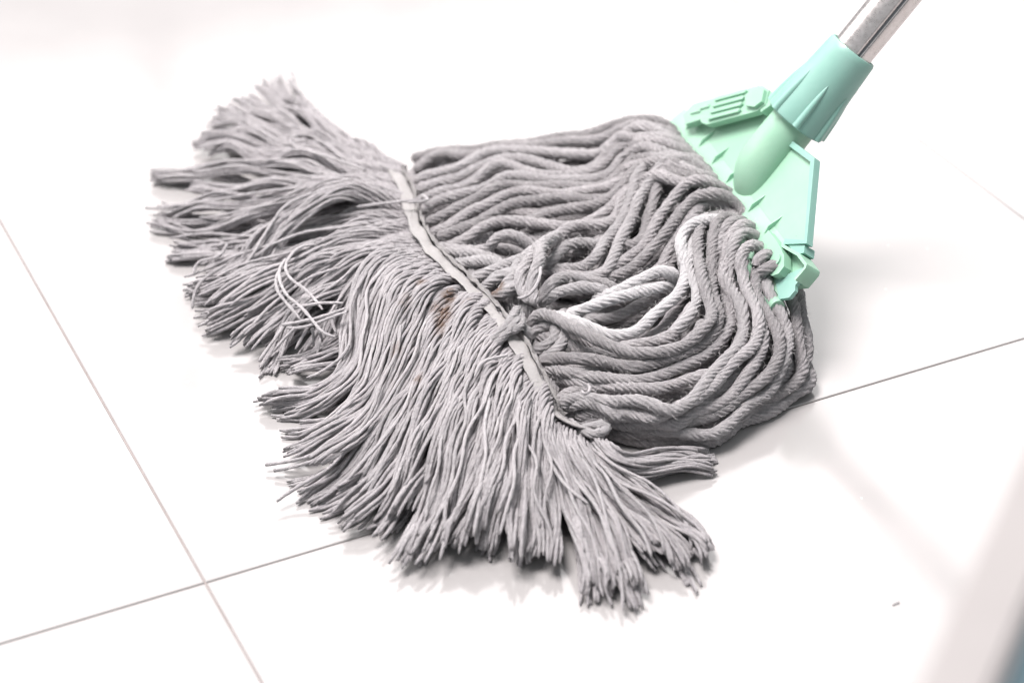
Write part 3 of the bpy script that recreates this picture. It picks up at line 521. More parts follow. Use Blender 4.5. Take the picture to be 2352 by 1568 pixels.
LOCKS = [
 (10, 20, 4, [(-72.0,1262.2,15.0),(-85.1,1269.7,18.0),(-103.7,1292.2,18.0),(-129.4,1324.6,17.0),(-153.2,1358.7,14.0),(-179.0,1403.2,8.0)]),
 (10, 20, 4, [(-71.8,1258.1,16.0),(-87.8,1265.5,19.0),(-109.2,1287.4,19.0),(-137.8,1318.4,17.0),(-174.3,1356.1,12.0),(-205.6,1389.0,5.0)]),
 (10, 20, 4, [(-71.7,1255.8,16.0),(-90.4,1262.0,20.0),(-114.5,1279.6,20.0),(-152.0,1311.0,16.0),(-187.9,1340.7,10.0),(-217.3,1361.5,4.0)]),
 (10, 18, 4, [(-71.3,1248.8,18.0),(-90.0,1254.5,21.0),(-119.6,1269.6,20.0),(-156.6,1294.6,15.0),(-188.3,1314.6,9.0),(-218.6,1317.6,4.0)]),
 (10, 14, 3, [(-72.0,1263.3,16.0),(-85.1,1269.6,19.0),(-100.6,1289.2,18.0),(-123.2,1320.2,16.0),(-142.1,1352.3,14.0),(-156.8,1382.1,12.0),(-168.3,1423.6,8.0)]),
 (9, 12, 2, [(-71.8,1258.6,17.0),(-87.7,1264.9,20.0),(-109.1,1285.6,20.0),(-140.8,1318.4,17.0),(-171.8,1362.5,12.0),(-193.3,1408.5,7.0)]),
 (10, 18, 3, [(-71.6,1254.0,18.0),(-90.6,1264.9,20.0),(-114.9,1285.6,20.0),(-152.8,1320.2,16.0),(-185.6,1348.4,11.0),(-218.3,1379.1,5.0)]),
 (9, 16, 3, [(-71.3,1249.4,19.0),(-93.2,1260.2,21.0),(-119.9,1274.9,21.0),(-157.2,1303.1,17.0),(-190.0,1331.3,10.0),(-215.6,1342.4,4.0)]),
 (9, 16, 3, [(-71.0,1243.0,20.0),(-92.6,1249.8,22.0),(-118.9,1261.4,22.0),(-155.1,1280.3,18.0),(-186.8,1301.8,11.0),(-219.4,1299.4,4.0)]),
 (10, 18, 3, [(-69.8,1233.9,22.0),(-91.8,1237.7,25.0),(-117.7,1245.7,25.0),(-153.4,1263.1,21.0),(-186.7,1274.4,13.0),(-216.2,1275.1,7.0),(-239.9,1276.8,4.0)]),
 (10, 18, 3, [(-68.3,1225.4,23.0),(-91.4,1230.3,26.0),(-116.8,1234.2,27.0),(-151.4,1241.2,22.0),(-192.4,1247.3,12.0),(-231.6,1258.3,4.0)]),
 (10, 18, 3, [(-67.4,1218.1,24.0),(-88.0,1221.2,28.0),(-110.5,1225.6,30.0),(-138.7,1225.8,26.0),(-169.6,1221.9,17.0),(-204.2,1225.5,10.0),(-239.3,1231.2,4.0)]),
 (9, 16, 3, [(-66.6,1212.0,25.0),(-84.9,1215.0,29.0),(-107.1,1216.5,32.0),(-131.8,1212.3,29.0),(-159.5,1204.7,19.0),(-193.6,1206.3,10.0),(-233.3,1218.0,4.0)]),
 (10, 13, 4, [(-65.8,1205.9,26.0),(-81.7,1207.2,31.0),(-100.7,1205.1,36.0),(-121.9,1195.7,37.0),(-140.1,1181.1,33.0),(-154.9,1162.2,27.0),(-167.4,1148.0,20.0),(-183.7,1142.9,9.0)]),
 (10, 14, 4, [(-65.1,1202.6,26.0),(-78.8,1205.1,30.0),(-97.9,1203.6,34.0),(-116.6,1195.5,34.0),(-131.9,1179.1,31.0),(-144.4,1162.9,25.0),(-156.7,1147.0,19.0),(-174.9,1135.4,9.0),(-190.6,1119.5,5.0)]),
 (10, 18, 3, [(-64.4,1197.8,25.0),(-84.3,1199.5,24.0),(-106.2,1197.0,22.0),(-130.5,1188.6,19.0),(-157.3,1178.4,14.0),(-191.7,1189.2,9.0),(-225.3,1190.5,5.0)]),
 (9, 14, 3, [(-63.8,1196.9,23.0),(-81.5,1196.0,21.0),(-103.2,1190.3,18.0),(-130.2,1182.0,15.0),(-157.2,1175.4,11.0),(-183.5,1164.8,8.0),(-199.1,1156.8,5.0)]),
 (9, 16, 3, [(-132.2,1203.6,10.0),(-158.9,1191.9,9.0),(-185.3,1180.3,8.0),(-204.1,1175.8,6.0),(-223.5,1176.4,4.0)]),
 (10, 18, 3, [(-62.9,1189.2,25.0),(-83.2,1179.9,28.0),(-104.3,1170.9,29.0),(-127.7,1158.6,27.0),(-154.3,1150.5,20.0),(-180.6,1141.5,13.0),(-207.2,1135.2,5.0)]),
 (10, 18, 3, [(-61.5,1179.6,26.0),(-82.5,1166.7,29.0),(-105.8,1153.6,30.0),(-129.1,1141.7,27.0),(-155.5,1135.4,20.0),(-178.9,1126.6,13.0),(-201.8,1124.4,5.0)]),
 (10, 18, 3, [(-59.5,1171.0,27.0),(-79.4,1158.8,30.0),(-102.6,1145.3,31.0),(-125.7,1132.5,28.0),(-151.5,1122.3,22.0),(-174.4,1110.4,14.0),(-195.2,1102.7,5.0)]),
 (10, 20, 3, [(-57.0,1162.1,28.0),(-76.2,1150.4,31.0),(-99.3,1136.1,32.0),(-122.3,1123.5,29.0),(-145.3,1112.5,22.0),(-167.9,1097.6,13.0),(-188.2,1088.5,5.0)]),
 (10, 18, 3, [(-54.6,1155.9,28.0),(-73.2,1143.7,32.0),(-93.7,1130.1,32.0),(-114.0,1117.7,28.0),(-133.8,1099.6,21.0),(-150.7,1081.2,13.0),(-163.8,1065.5,5.0)]),
 (9, 16, 3, [(-52.4,1151.8,28.0),(-67.8,1140.1,32.0),(-85.6,1126.1,32.0),(-100.6,1111.9,27.0),(-118.1,1096.4,20.0),(-134.9,1075.7,12.0),(-145.1,1043.1,5.0)]),
 (9, 16, 3, [(-51.1,1152.0,26.0),(-65.3,1142.6,28.0),(-80.5,1127.6,28.0),(-94.2,1110.9,23.0),(-107.5,1091.5,17.0),(-119.1,1071.1,12.0),(-127.8,1048.3,6.0)]),
 (10, 16, 3, [(-83.0,1115.3,14.0),(-92.0,1088.2,13.0),(-103.8,1071.1,12.0),(-118.6,1061.9,9.0),(-133.6,1057.3,6.0),(-146.3,1055.7,4.0)]),
 (12, 16, 4, [(-84.1,1083.3,10.0),(-95.5,1060.4,10.0),(-110.0,1048.4,9.0),(-122.6,1046.9,7.0),(-135.6,1049.8,5.0)]),
 (10, 16, 4, [(-48.8,1142.4,30.0),(-62.1,1133.6,36.0),(-75.9,1120.6,40.0),(-86.6,1102.6,39.0),(-92.0,1081.0,33.0),(-91.8,1059.3,26.0),(-93.7,1036.8,20.0),(-106.7,1023.7,14.0),(-127.8,1020.1,9.0),(-146.1,1015.0,5.0)]),
 (10, 16, 3, [(-45.4,1135.2,31.0),(-57.9,1125.5,37.0),(-70.1,1109.1,41.0),(-79.5,1088.2,39.0),(-83.4,1062.4,33.0),(-84.6,1035.4,27.0),(-92.3,1015.1,20.0),(-107.0,1009.4,12.0),(-124.6,1010.1,7.0),(-142.0,1010.1,4.0)]),
 (10, 18, 3, [(-41.5,1126.1,32.0),(-53.5,1114.0,38.0),(-65.6,1094.6,41.0),(-73.4,1068.6,38.0),(-75.9,1039.8,33.0),(-79.8,1015.1,26.0),(-91.3,996.8,18.0),(-108.1,989.3,10.0),(-125.3,988.6,6.0),(-140.4,993.4,4.0)]),
 (10, 18, 3, [(-37.0,1115.6,33.0),(-49.2,1102.6,39.0),(-59.9,1080.3,41.0),(-67.6,1050.3,38.0),(-71.4,1022.2,33.0),(-79.0,999.5,25.0),(-92.8,981.7,17.0),(-109.2,971.0,10.0),(-124.9,969.0,4.0)]),
 (10, 18, 3, [(-32.6,1105.7,34.0),(-43.8,1091.4,40.0),(-54.4,1068.6,41.0),(-60.8,1036.8,38.0),(-67.0,1006.5,32.0),(-76.8,980.2,24.0),(-91.4,959.0,16.0),(-107.4,947.3,10.0),(-123.6,939.7,4.0)]),
 (10, 18, 3, [(-28.3,1098.5,34.0),(-38.4,1083.3,40.0),(-47.8,1057.1,41.0),(-54.2,1025.1,37.0),(-62.8,992.5,30.0),(-75.0,966.8,22.0),(-90.5,944.6,15.0),(-108.4,929.5,9.0),(-122.6,915.2,4.0)]),
 (10, 18, 3, [(-24.1,1089.7,35.0),(-33.1,1073.9,40.0),(-41.2,1045.7,41.0),(-48.9,1012.1,37.0),(-58.7,980.1,30.0),(-69.7,954.8,22.0),(-82.8,933.1,15.0),(-98.6,920.7,7.0),(-112.1,913.4,4.0)]),
 (10, 18, 3, [(-19.9,1082.6,35.0),(-27.9,1065.5,40.0),(-36.0,1034.5,41.0),(-43.7,1000.7,36.0),(-53.6,969.2,29.0),(-63.3,943.1,22.0),(-74.2,923.0,14.0),(-86.2,908.4,8.0),(-95.1,900.6,4.0)]),
 (10, 18, 3, [(-16.2,1074.5,36.0),(-22.8,1058.6,40.0),(-30.8,1023.5,41.0),(-38.5,988.1,36.0),(-48.4,957.2,29.0),(-58.1,929.1,21.0),(-67.8,909.4,13.0),(-76.4,895.1,7.0),(-85.1,887.3,4.0)]),
 (10, 18, 3, [(-12.6,1068.0,36.0),(-18.9,1049.5,40.0),(-27.0,1014.8,41.0),(-34.7,977.2,35.0),(-43.4,946.8,28.0),(-53.1,919.0,20.0),(-61.6,899.7,12.0),(-67.9,883.3,5.0)]),
 (10, 14, 3, [(-8.5,1059.1,37.0),(-13.9,1040.3,41.0),(-22.0,1006.2,41.0),(-29.9,973.1,35.0),(-37.5,942.9,28.0),(-44.9,915.3,20.0),(-51.1,892.5,12.0),(-58.4,873.8,7.0),(-63.7,865.3,4.0)]),
 (10, 14, 3, [(-5.0,1050.3,38.0),(-10.1,1030.1,41.0),(-18.3,999.2,40.0),(-25.0,965.0,35.0),(-32.6,932.6,27.0),(-38.9,904.2,20.0),(-45.2,884.1,13.0),(-50.4,869.1,8.0),(-53.5,860.7,5.0)]),
 (9, 13, 3, [(-2.0,1039.0,38.0),(-6.4,1020.6,40.0),(-13.4,988.0,39.0),(-19.0,958.3,34.0),(-25.6,927.5,28.0),(-30.9,902.9,21.0),(-36.3,888.8,15.0),(-39.4,875.0,6.0)]),
 (10, 14, 4, [(1.0,1028.0,38.0),(-3.9,1007.7,40.0),(-9.7,975.6,39.0),(-13.0,945.1,35.0),(-17.4,921.0,30.0),(-23.9,895.5,24.0),(-29.4,882.7,17.0),(-31.6,873.3,6.0)]),
 (9, 14, 3, [(3.9,1019.8,37.0),(-0.2,1000.6,39.0),(-3.8,968.9,38.0),(-7.2,938.7,34.0),(-11.6,912.4,28.0),(-17.1,892.0,21.0),(-20.4,881.8,12.0),(-22.6,875.0,6.0)]),
 (9, 14, 3, [(6.8,1013.5,36.0),(3.4,993.6,38.0),(0.5,962.2,37.0),(-2.5,932.3,33.0),(-5.9,910.0,27.0),(-10.4,896.9,20.0),(-14.9,885.3,12.0),(-18.2,878.5,6.0)]),
 (9, 12, 3, [(9.7,1006.4,35.0),(6.9,986.7,37.0),(5.6,957.0,35.0),(5.1,927.3,31.0),(3.6,901.5,25.0),(2.2,880.4,16.0),(0.4,857.2,5.0)]),
 (9, 13, 3, [(12.6,1000.2,34.0),(10.5,981.3,35.0),(10.8,951.8,33.0),(11.2,922.4,29.0),(11.1,898.0,22.0),(10.3,880.6,13.0),(8.7,865.8,5.0)]),
 (9, 12, 3, [(14.9,994.6,32.0),(13.8,975.9,33.0),(15.4,950.5,31.0),(17.5,925.0,27.0),(19.5,902.9,21.0),(21.2,885.3,12.0),(22.1,869.3,5.0)]),
 (9, 13, 3, [(17.3,989.1,30.0),(17.1,970.5,31.0),(20.7,945.4,29.0),(26.2,923.8,25.0),(32.6,900.5,20.0),(37.8,879.3,14.0),(40.7,858.8,8.0),(41.3,839.9,4.0)]),
 (9, 14, 3, [(19.7,984.5,28.0),(20.8,965.2,29.0),(26.5,940.3,27.0),(34.1,917.6,24.0),(41.6,894.5,19.0),(47.7,872.3,14.0),(51.6,855.4,8.0),(53.4,841.6,4.0)]),
 (9, 14, 3, [(22.0,980.7,26.0),(24.5,961.9,27.0),(32.3,937.8,26.0),(41.0,915.2,23.0),(50.6,894.5,19.0),(56.6,872.3,14.0),(61.5,854.2,9.0),(65.3,838.3,4.0)]),
 (9, 13, 3, [(24.4,978.2,24.0),(28.7,957.3,26.0),(39.1,933.3,25.0),(50.1,914.6,22.0),(59.9,899.4,18.0),(68.3,884.6,14.0),(75.6,872.5,11.0),(82.1,867.4,8.0)]),
 (9, 16, 3, [(26.8,976.9,22.0),(32.7,954.1,24.0),(44.9,930.2,23.0),(58.1,913.4,20.0),(71.2,898.3,16.0),(82.7,879.5,11.0),(93.4,850.0,4.0)]),
 (9, 15, 3, [(28.7,976.8,20.0),(36.3,954.8,22.0),(50.8,932.9,21.0),(65.3,917.9,18.0),(80.6,902.6,14.0),(93.6,889.0,9.0),(100.4,870.5,4.0)]),
 (6, 12, 2, [(29.7,978.3,18.0),(40.9,951.0,19.0),(56.7,933.0,18.0),(74.6,918.0,15.0),(90.0,904.6,11.0),(98.1,887.9,7.0),(102.0,877.4,4.0)]),
 (9, 17, 4, [(42.2,977.0,16.0),(46.4,962.8,22.0),(51.4,951.4,24.0),(57.1,945.0,22.0),(65.5,947.2,16.0),(79.2,956.9,11.0),(96.5,966.3,9.0),(115.6,971.0,7.0)]),
 (8, 16, 3, [(41.8,978.4,12.0),(47.2,962.9,16.0),(55.0,949.8,17.0),(66.7,945.3,13.0),(81.4,952.5,9.0),(98.4,959.1,7.0),(114.2,961.0,5.0)]),
 (7, 8, 2, [(42.4,980.4,12.0),(44.9,964.3,15.0),(50.5,953.7,14.0),(59.7,944.1,11.0),(67.8,939.7,7.0),(71.1,934.0,4.0)]),
]
LOOSE = [
 (0.80, [(-120.9,1143.2,32.0),(-128.0,1137.0,34.0),(-132.8,1121.9,37.0),(-134.6,1107.3,38.0),(-130.6,1096.1,37.0),(-121.8,1088.1,35.0),(-116.2,1081.5,33.0),(-110.4,1072.3,31.0)]),
 (0.80, [(-135.7,1119.1,36.0),(-137.8,1105.9,38.0),(-136.1,1090.3,38.0),(-130.7,1078.2,36.0),(-123.6,1071.7,34.0),(-116.2,1061.3,32.0),(-109.1,1052.6,28.0),(-101.8,1051.0,26.0)]),
 (0.80, [(-138.4,1106.2,36.0),(-139.2,1094.7,37.0),(-137.1,1083.7,36.0),(-132.1,1075.8,34.0),(-122.4,1063.0,30.0)]),
 (0.80, [(-129.5,1076.8,28.0),(-121.8,1075.7,31.0),(-110.6,1076.0,33.0),(-98.5,1074.5,34.0)]),
 (0.80, [(-133.4,1066.7,24.0),(-124.7,1063.3,28.0),(-113.3,1061.3,32.0),(-103.9,1065.1,33.0),(-96.7,1069.0,34.0)]),
 (0.80, [(-131.0,1064.8,23.0),(-120.9,1061.0,26.0),(-111.8,1060.3,30.0),(-102.4,1064.0,32.0),(-95.8,1066.5,33.0)]),
 (0.70, [(-107.2,1076.0,25.0),(-105.7,1073.7,22.0),(-102.6,1067.8,17.0)]),
 (0.60, [(-116.0,1062.6,24.0),(-115.5,1062.3,18.0),(-115.8,1061.9,12.0)]),
 (0.60, [(-111.6,1061.6,22.0),(-110.5,1062.7,15.0)]),
 (0.60, [(-118.4,1065.3,24.0),(-122.2,1062.3,18.0),(-126.0,1059.2,12.0)]),
 (0.60, [(-126.4,1062.6,24.0),(-134.1,1061.3,16.0),(-138.8,1059.5,10.0)]),
 (0.80, [(72.6,927.0,5.0),(74.7,928.9,8.0),(70.9,933.9,10.0),(61.8,938.9,12.0),(52.6,945.9,14.0),(44.8,958.3,15.0),(42.3,979.0,13.0)]),
 (0.80, [(42.3,979.7,14.0),(36.7,968.3,15.0),(37.6,957.7,14.0),(43.3,947.9,14.0)]),
 (0.90, [(-94.5,1238.6,30.0),(-115.1,1252.9,30.0),(-130.0,1261.6,30.0),(-139.8,1274.7,26.0)]),
 (0.60, [(-139.9,1275.4,24.0),(-148.0,1286.6,26.0),(-138.0,1290.8,28.0),(-125.9,1281.8,27.0),(-110.2,1261.8,25.0)]),
 (0.70, [(-57.4,1187.5,38.0),(-65.3,1182.0,40.0),(-80.5,1185.6,36.0),(-96.9,1186.4,33.0)]),
 (0.70, [(-56.4,1196.4,36.0),(-52.0,1188.2,37.0),(-58.5,1182.6,39.0),(-65.2,1179.8,40.0)]),
 (0.70, [(16.4,1071.8,60.0),(16.0,1063.7,59.0),(12.6,1054.9,56.0),(8.3,1051.5,53.0),(3.2,1054.8,50.0)]),
 (0.70, [(-2.7,1006.1,44.0),(-8.7,1003.6,44.0),(-14.7,1001.0,44.0),(-18.2,996.9,43.0),(-20.6,989.3,41.0)]),
 (0.50, [(-134.9,959.7,3.0),(-127.7,959.9,4.0),(-113.0,958.4,9.0),(-94.0,962.9,16.0),(-80.0,970.8,22.0)]),
 (0.50, [(-129.7,954.6,3.0),(-120.1,954.7,5.0),(-103.2,955.8,11.0),(-84.3,961.5,20.0)]),
 (0.50, [(-238.4,1234.6,4.0),(-224.8,1230.1,6.0),(-204.5,1227.2,9.0)]),
 (0.50, [(-240.4,1280.4,3.0),(-225.3,1278.0,6.0),(-204.5,1275.7,9.0)]),
 (0.60, [(-175.7,1156.3,24.0),(-179.2,1149.3,20.0),(-193.5,1148.3,16.0),(-195.2,1140.0,12.0)]),
 (0.50, [(-193.1,1112.0,6.0),(-192.2,1118.3,12.0),(-188.6,1126.4,16.0),(-180.1,1130.1,21.0),(-173.9,1132.6,24.0)]),
 (0.50, [(17.5,965.1,32.0),(19.1,945.3,32.0),(19.8,928.6,30.0),(28.2,910.0,27.0),(39.3,899.1,24.0)]),
 (0.40, [(38.4,982.3,36.0),(39.1,978.1,37.0),(41.8,977.4,38.0),(42.8,982.3,38.0),(41.8,987.9,37.0)]),
]
BAND = [(-76.8,1249.0,27.0),(-72.3,1232.9,30.0),(-67.5,1212.5,33.0),(-64.4,1191.1,35.0),(-60.7,1167.3,38.0),(-55.1,1145.8,40.0),(-48.1,1125.8,42.0),(-37.6,1105.4,43.0),(-25.7,1085.2,43.0),(-15.3,1065.5,43.0),(-6.4,1045.7,44.0),(2.2,1024.1,45.0),(8.7,1005.4,43.0),(14.1,990.8,40.0),(18.8,979.8,36.0),(21.8,974.0,32.0),(27.1,972.0,27.0)]

STAIN_PTS = [(1, (-37.0, 1073.3, 38.0, 4, 8)), (1, (-38.5, 1054.8, 38.0, 4, 9)), (0.9, (-40.8, 1045.0, 37.0, 4, 9)), (0.7, (-44.2, 1059.4, 38.0, 3, 7)), (0.9, (-52.9, 1083.3, 40.0, 3, 5)), (0.7, (-60.6, 1062.4, 36.0, 3, 6)), (0.7, (-62.9, 1055.6, 36.0, 3, 5)), (0.7, (-64.8, 1022.3, 30.0, 3, 6)), (0.8, (-52.1, 994.6, 30.0, 3, 4)), (1, (-9.1, 1080.2, 42.0, 4, 5)), (0.6, (-41.0, 1033.9, 37.0, 3, 6)), (0.6, (-26.2, 1063.1, 38.0, 3, 3))]
WRAP = [(23.5, 973.9, 30.0), (28.2, 968.4, 29.0), (32.9, 967.2, 27.0), (37.7, 966.7, 25.0), (42.6, 968.8, 22.0)]
FIBRE = [(192.7, 847.9, 0.6), (194.4, 849.1, 0.7), (196.3, 849.9, 0.6)]


# ------------------------------------------------------------------ floor
floor = link('floor', np_mesh('floor', [(-4, -2, -0.0011), (5, -2, -0.0011), (5, 7, -0.0011), (-4, 7, -0.0011)], [(0, 1, 2, 3)], M_GROUT, smooth=False), kind='structure')
FX = Vector((0.89982, 0.43626, 0))
FY = Vector((-0.43626, 0.89982, 0))
FO = Vector((-0.15716, 0.86589, 0))


def tile_mesh():
    bm = bmesh.new()
    a = 0.5990
    c = 1.1990
    vs = [bm.verts.new((x, y, z)) for z in (-0.006, 0) for x, y in ((0, 0), (a, 0), (a, c), (0, c))]
    for f in ((0, 3, 2, 1), (4, 5, 6, 7), (0, 1, 5, 4), (1, 2, 6, 5), (2, 3, 7, 6), (3, 0, 4, 7)):
        bm.faces.new([vs[i] for i in f])
    top = [e for e in bm.edges if all(v.co.z > -0.001 for v in e.verts)]
    bmesh.ops.bevel(bm, geom=top, offset=0.0005, segments=1, affect='EDGES')
    me = bpy.data.meshes.new('tile')
    bm.to_mesh(me)
    bm.free()
    me.materials.append(M_TILE)
    return me


TM = tile_mesh()
g = 0.0005
for i in range(-2, 3):
    for j in range(-1, 3):
        o = link('tile', TM, floor)
        p = FO + FX * (i * 0.6 + g) + FY * (j * 1.2 + g)
        o.location = (p.x, p.y, 0)
        o.rotation_euler = (0, 0, math.atan2(FX.y, FX.x))

# ------------------------------------------------------------------ mop
mop = bpy.data.objects.new('mop', None)
C.objects.link(mop)
mop['label'] = 'grey cotton string mop with mint green clamp and steel handle on white tiles'
mop['category'] = 'mop'

P0 = Vector((0.13599927, 1.15769533, 0.06))
AV = Vector((0.28363389, -0.95893265, 0))
AU = Vector((0.59694961, 0.17656625, 0.78260816))
AN = AV.cross(AU).normalized()
ML = Matrix((AV, AU, AN)).transposed().to_4x4()
ML.translation = P0


def finish(bm, name, mat, parent, bev=0.0, seg=2, smooth_=True, label=None):
    if bev > 0:
        bmesh.ops.bevel(bm, geom=[e for e in bm.edges if e.calc_face_angle(0) > 0.5], offset=bev, segments=seg, affect='EDGES', profile=0.6)
    bmesh.ops.recalc_face_normals(bm, faces=bm.faces)
    bm.transform(ML)
    me = bpy.data.meshes.new(name)
    bm.to_mesh(me)
    bm.free()
    for p in me.polygons:
        p.use_smooth = smooth_
    me.materials.append(mat)
    if smooth_:
        me.set_sharp_from_angle(angle=math.radians(38))
    return link(name, me, parent, label)


def prism(bm, poly, n0, n1):
    """polygon in clamp millimetres (v,u), from depth n0 to n1"""
    area = sum(poly[i][0] * poly[(i + 1) % len(poly)][1] - poly[(i + 1) % len(poly)][0] * poly[i][1] for i in range(len(poly)))
    if area < 0:
        poly = poly[::-1]
    lo = [bm.verts.new((x / 1000, y / 1000, n0 / 1000)) for x, y in poly]
    hi = [bm.verts.new((x / 1000, y / 1000, n1 / 1000)) for x, y in poly]
    bm.faces.new(lo[::-1])
    bm.faces.new(hi)
    k = len(poly)
    for i in range(k):
        bm.faces.new((lo[i], lo[(i + 1) % k], hi[(i + 1) % k], hi[i]))


def disc_poly(cx, cy, r, n=20):
    return [(cx + r * math.cos(2 * math.pi * i / n), cy + r * math.sin(2 * math.pi * i / n)) for i in range(n)]


def loft(bm, rings, cap0=True, cap1=True):
    rows = [[bm.verts.new(p) for p in r] for r in rings]
    m_ = len(rows[0])
    for a, b_ in zip(rows[:-1], rows[1:]):
        for i in range(m_):
            bm.faces.new((a[i], a[(i + 1) % m_], b_[(i + 1) % m_], b_[i]))
    if cap0:
        bm.faces.new(rows[0][::-1])
    if cap1:
        bm.faces.new(rows[-1])


def ring(u, r, nc=0.0, m_=48, rf=None, vc=0.0):
    out = []
    for i in range(m_):
        a = 2 * math.pi * i / m_
        q = r if rf is None else rf(a)
        out.append(((vc + q * math.cos(a)) / 1000, u / 1000, (nc + q * math.sin(a)) / 1000))
    return out


def clamp_part(name, poly, n0, n1, mat, parent, bev=0.0006, label=None):
    bm = bmesh.new()
    prism(bm, poly, n0, n1)
    return finish(bm, name, mat, parent, bev, 2, label=label)


plate = clamp_part('clamp_plate', [(-100, -16), (98, -16), (98, -6), (72, 7), (84, 17), (39, 49), (12, 47), (-12, 47), (-30, 57), (-39, 52), (-88, 12), (-104, -6)], -3.2, 0, M_MINT, mop, 0.0008)
# sloping flange above the ropes, the pale strip
bm = bmesh.new()
sec = [(7.0, -1.0), (7.0, 0.2), (-2.0, 2.6), (-17.0, 3.6), (-17.0, -1.0)]
rings = [[(v_ / 1000, a / 1000, b_ / 1000) for a, b_ in sec] for v_ in (-103, 73)]
loft(bm, rings)
finish(bm, 'flange', M_MINT, plate, 0.0005, 2)
for v_ in (-84, -60.5, -37.5, -13, 23.5, 49.5):
    bm = bmesh.new()
    vs = []
    for t_ in (-0.55, 0.55):
        vs.append([bm.verts.new(((v_ + t_ + k * 0.0) / 1000, a / 1000, b_ / 1000)) for a, b_, k in ((15.5, -0.5, 0), (14.5, 0.2, 0), (5.5, 3.6, 0), (-1.0, 1.8, 0), (-1.5, -0.5, 0))])
    bm.faces.new(vs[0])
    bm.faces.new(vs[1][::-1])
    for i in range(5):
        bm.faces.new((vs[0][i], vs[1][i], vs[1][(i + 1) % 5], vs[0][(i + 1) % 5]))
    finish(bm, 'gusset', M_MINT, plate, 0.0003, 1)


def wall_strip(path, w, n0, n1, name, mat):
    """a raised wall w mm wide following a polyline, on its inner side"""
    L = len(path)
    inner = []
    for i in range(L):
        a = Vector(path[max(i - 1, 0)])
        b_ = Vector(path[i])
        c = Vector(path[min(i + 1, L - 1)])
        t = ((b_ - a).normalized() if i > 0 else Vector((0, 0))) + ((c - b_).normalized() if i < L - 1 else Vector((0, 0)))
        t.normalize()
        inner.append((b_.x - t.y * -w, b_.y + t.x * -w))
    return path + inner[::-1]


rim_path = [(71, 5.5), (87.5, 17), (41.5, 52.5), (11.5, 48.5)]
bm = bmesh.new()
pl = wall_strip(rim_path, -3.6, 0, 0, '', None)
prism(bm, pl, -2.2, 2.8)
finish(bm, 'rim', M_AQUA, plate, 0.0009, 2)
# end block beside the rim's foot
clamp_part('rim_foot', [(72.5, 7), (85.5, 15.2), (89.5, 12.0), (86, 8.4)], -7, 1.6, M_AQUA, plate)

# pivot block with its pin and the hinge arm
blk = [(58, -16), (58, 5.0), (71, 5.0), (88, 9.4), (101, 9.2), (102, 6), (92.5, -5), (88, -10), (80, -12), (70, -12.5)]
bm = bmesh.new()
prism(bm, [(56, -15), (56, 4.6), (70, 4.8), (83, 3.0), (89.3, -1), (89.8, -6), (86.5, -10), (80, -12), (70, -12.5)], 0.4, 6.2)
pivot = finish(bm, 'pivot_block', M_MINT, mop, 0.0016, 3)
clamp_part('pivot_pin', disc_poly(80, -2.5, 4.0, 24), 6.0, 7.4, M_MINT, pivot, 0.0005)
clamp_part('latch_side', [(70, 5.6), (89.6, 10.0), (101.6, 9.8), (103, 8), (103.1, -1.2), (97, -6), (86, -8), (78, -8)], -7, -2.2, M_MINT, pivot, 0.0006)
bm = bmesh.new()
prism(bm, wall_strip([(103.2, -1.2), (103.4, 8.0), (101.8, 10.2), (89.6, 10.4), (71.5, 5.8)], -2.0, 0, 0, '', None), -6.5, 4.4)
finish(bm, 'latch_rim', M_MINT, pivot, 0.0006)
clamp_part('hinge_arm', [(88, -6), (97, 7), (101, 4.5), (101.3, -4.0), (104.2, -6.2), (104.2, -11.5), (98, -17), (84.5, -12)], -2.0, 0.6, M_AQUA, mop, 0.0006, label='teal hinge arm folded under the clamp corner')

# lever on the left shoulder: frame with raised bars and an open end
lev = [(-85.8, 7.0), (-84.1, 16.6), (-42.9, 53.9), (-36.7, 58.2), (-28.2, 59.1), (-21.9, 52.4), (-24.7, 45.2), (-58.0, 15.2), (-63.9, 13.4), (-66.9, 14.1), (-76.9, 4.2)]
lever = clamp_part('latch_lever', lev, 4.6, 9.6, M_MINT, mop, 0.0011)
dv = Vector((40.0, 35.5)).normalized()
nv = Vector((-dv.y, dv.x))
base = Vector((-57.5, 20.2))
for k in range(4):
    a = base + nv * (k * 4.3) + dv * (0.5 * k - 1)
    e = a + dv * 27
    w = 1.25
    clamp_part('lever_bar', [tuple(a - nv * w), tuple(e - nv * w), tuple(e + dv * 1.2), tuple(e + nv * w), tuple(a + nv * w), tuple(a - dv * 1.2)], 9.3, 11.6, M_MINT, lever, 0.0006)
a = Vector((-78.5, 13.5))
for q_, L_ in ((Vector((-79.0, 12.0)), 9), (Vector((-76.0, 17.0)), 11)):
    e = q_ + dv * L_
    clamp_part('lever_bar', [tuple(q_ - nv * 0.9), tuple(e - nv * 0.9), tuple(e + nv * 0.9), tuple(q_ + nv * 0.9)], 9.3, 10.7, M_MINT, lever, 0.0004)
# raised end wall and the catch it hooks over
clamp_part('lever_end', [(-41.5, 46.5), (-36.5, 57.0), (-28.8, 58.0), (-23.3, 52.2), (-25.7, 46.5), (-33.5, 43.0)], 9.3, 12.4, M_MINT, lever, 0.0010)
clamp_part('catch_side', [(-24.0, 60.2), (-18.4, 53.6), (-21.5, 46.5), (-24.6, 48.0), (-22.6, 53.3), (-27.0, 58.8)], -2, 9.0, M_MINT, mop, 0.0007)
clamp_part('catch', [(-30, 57), (-21, 50), (-14, 47.5), (-17, 41), (-27, 44)], -2.0, 2.2, M_MINT, mop, 0.0007)

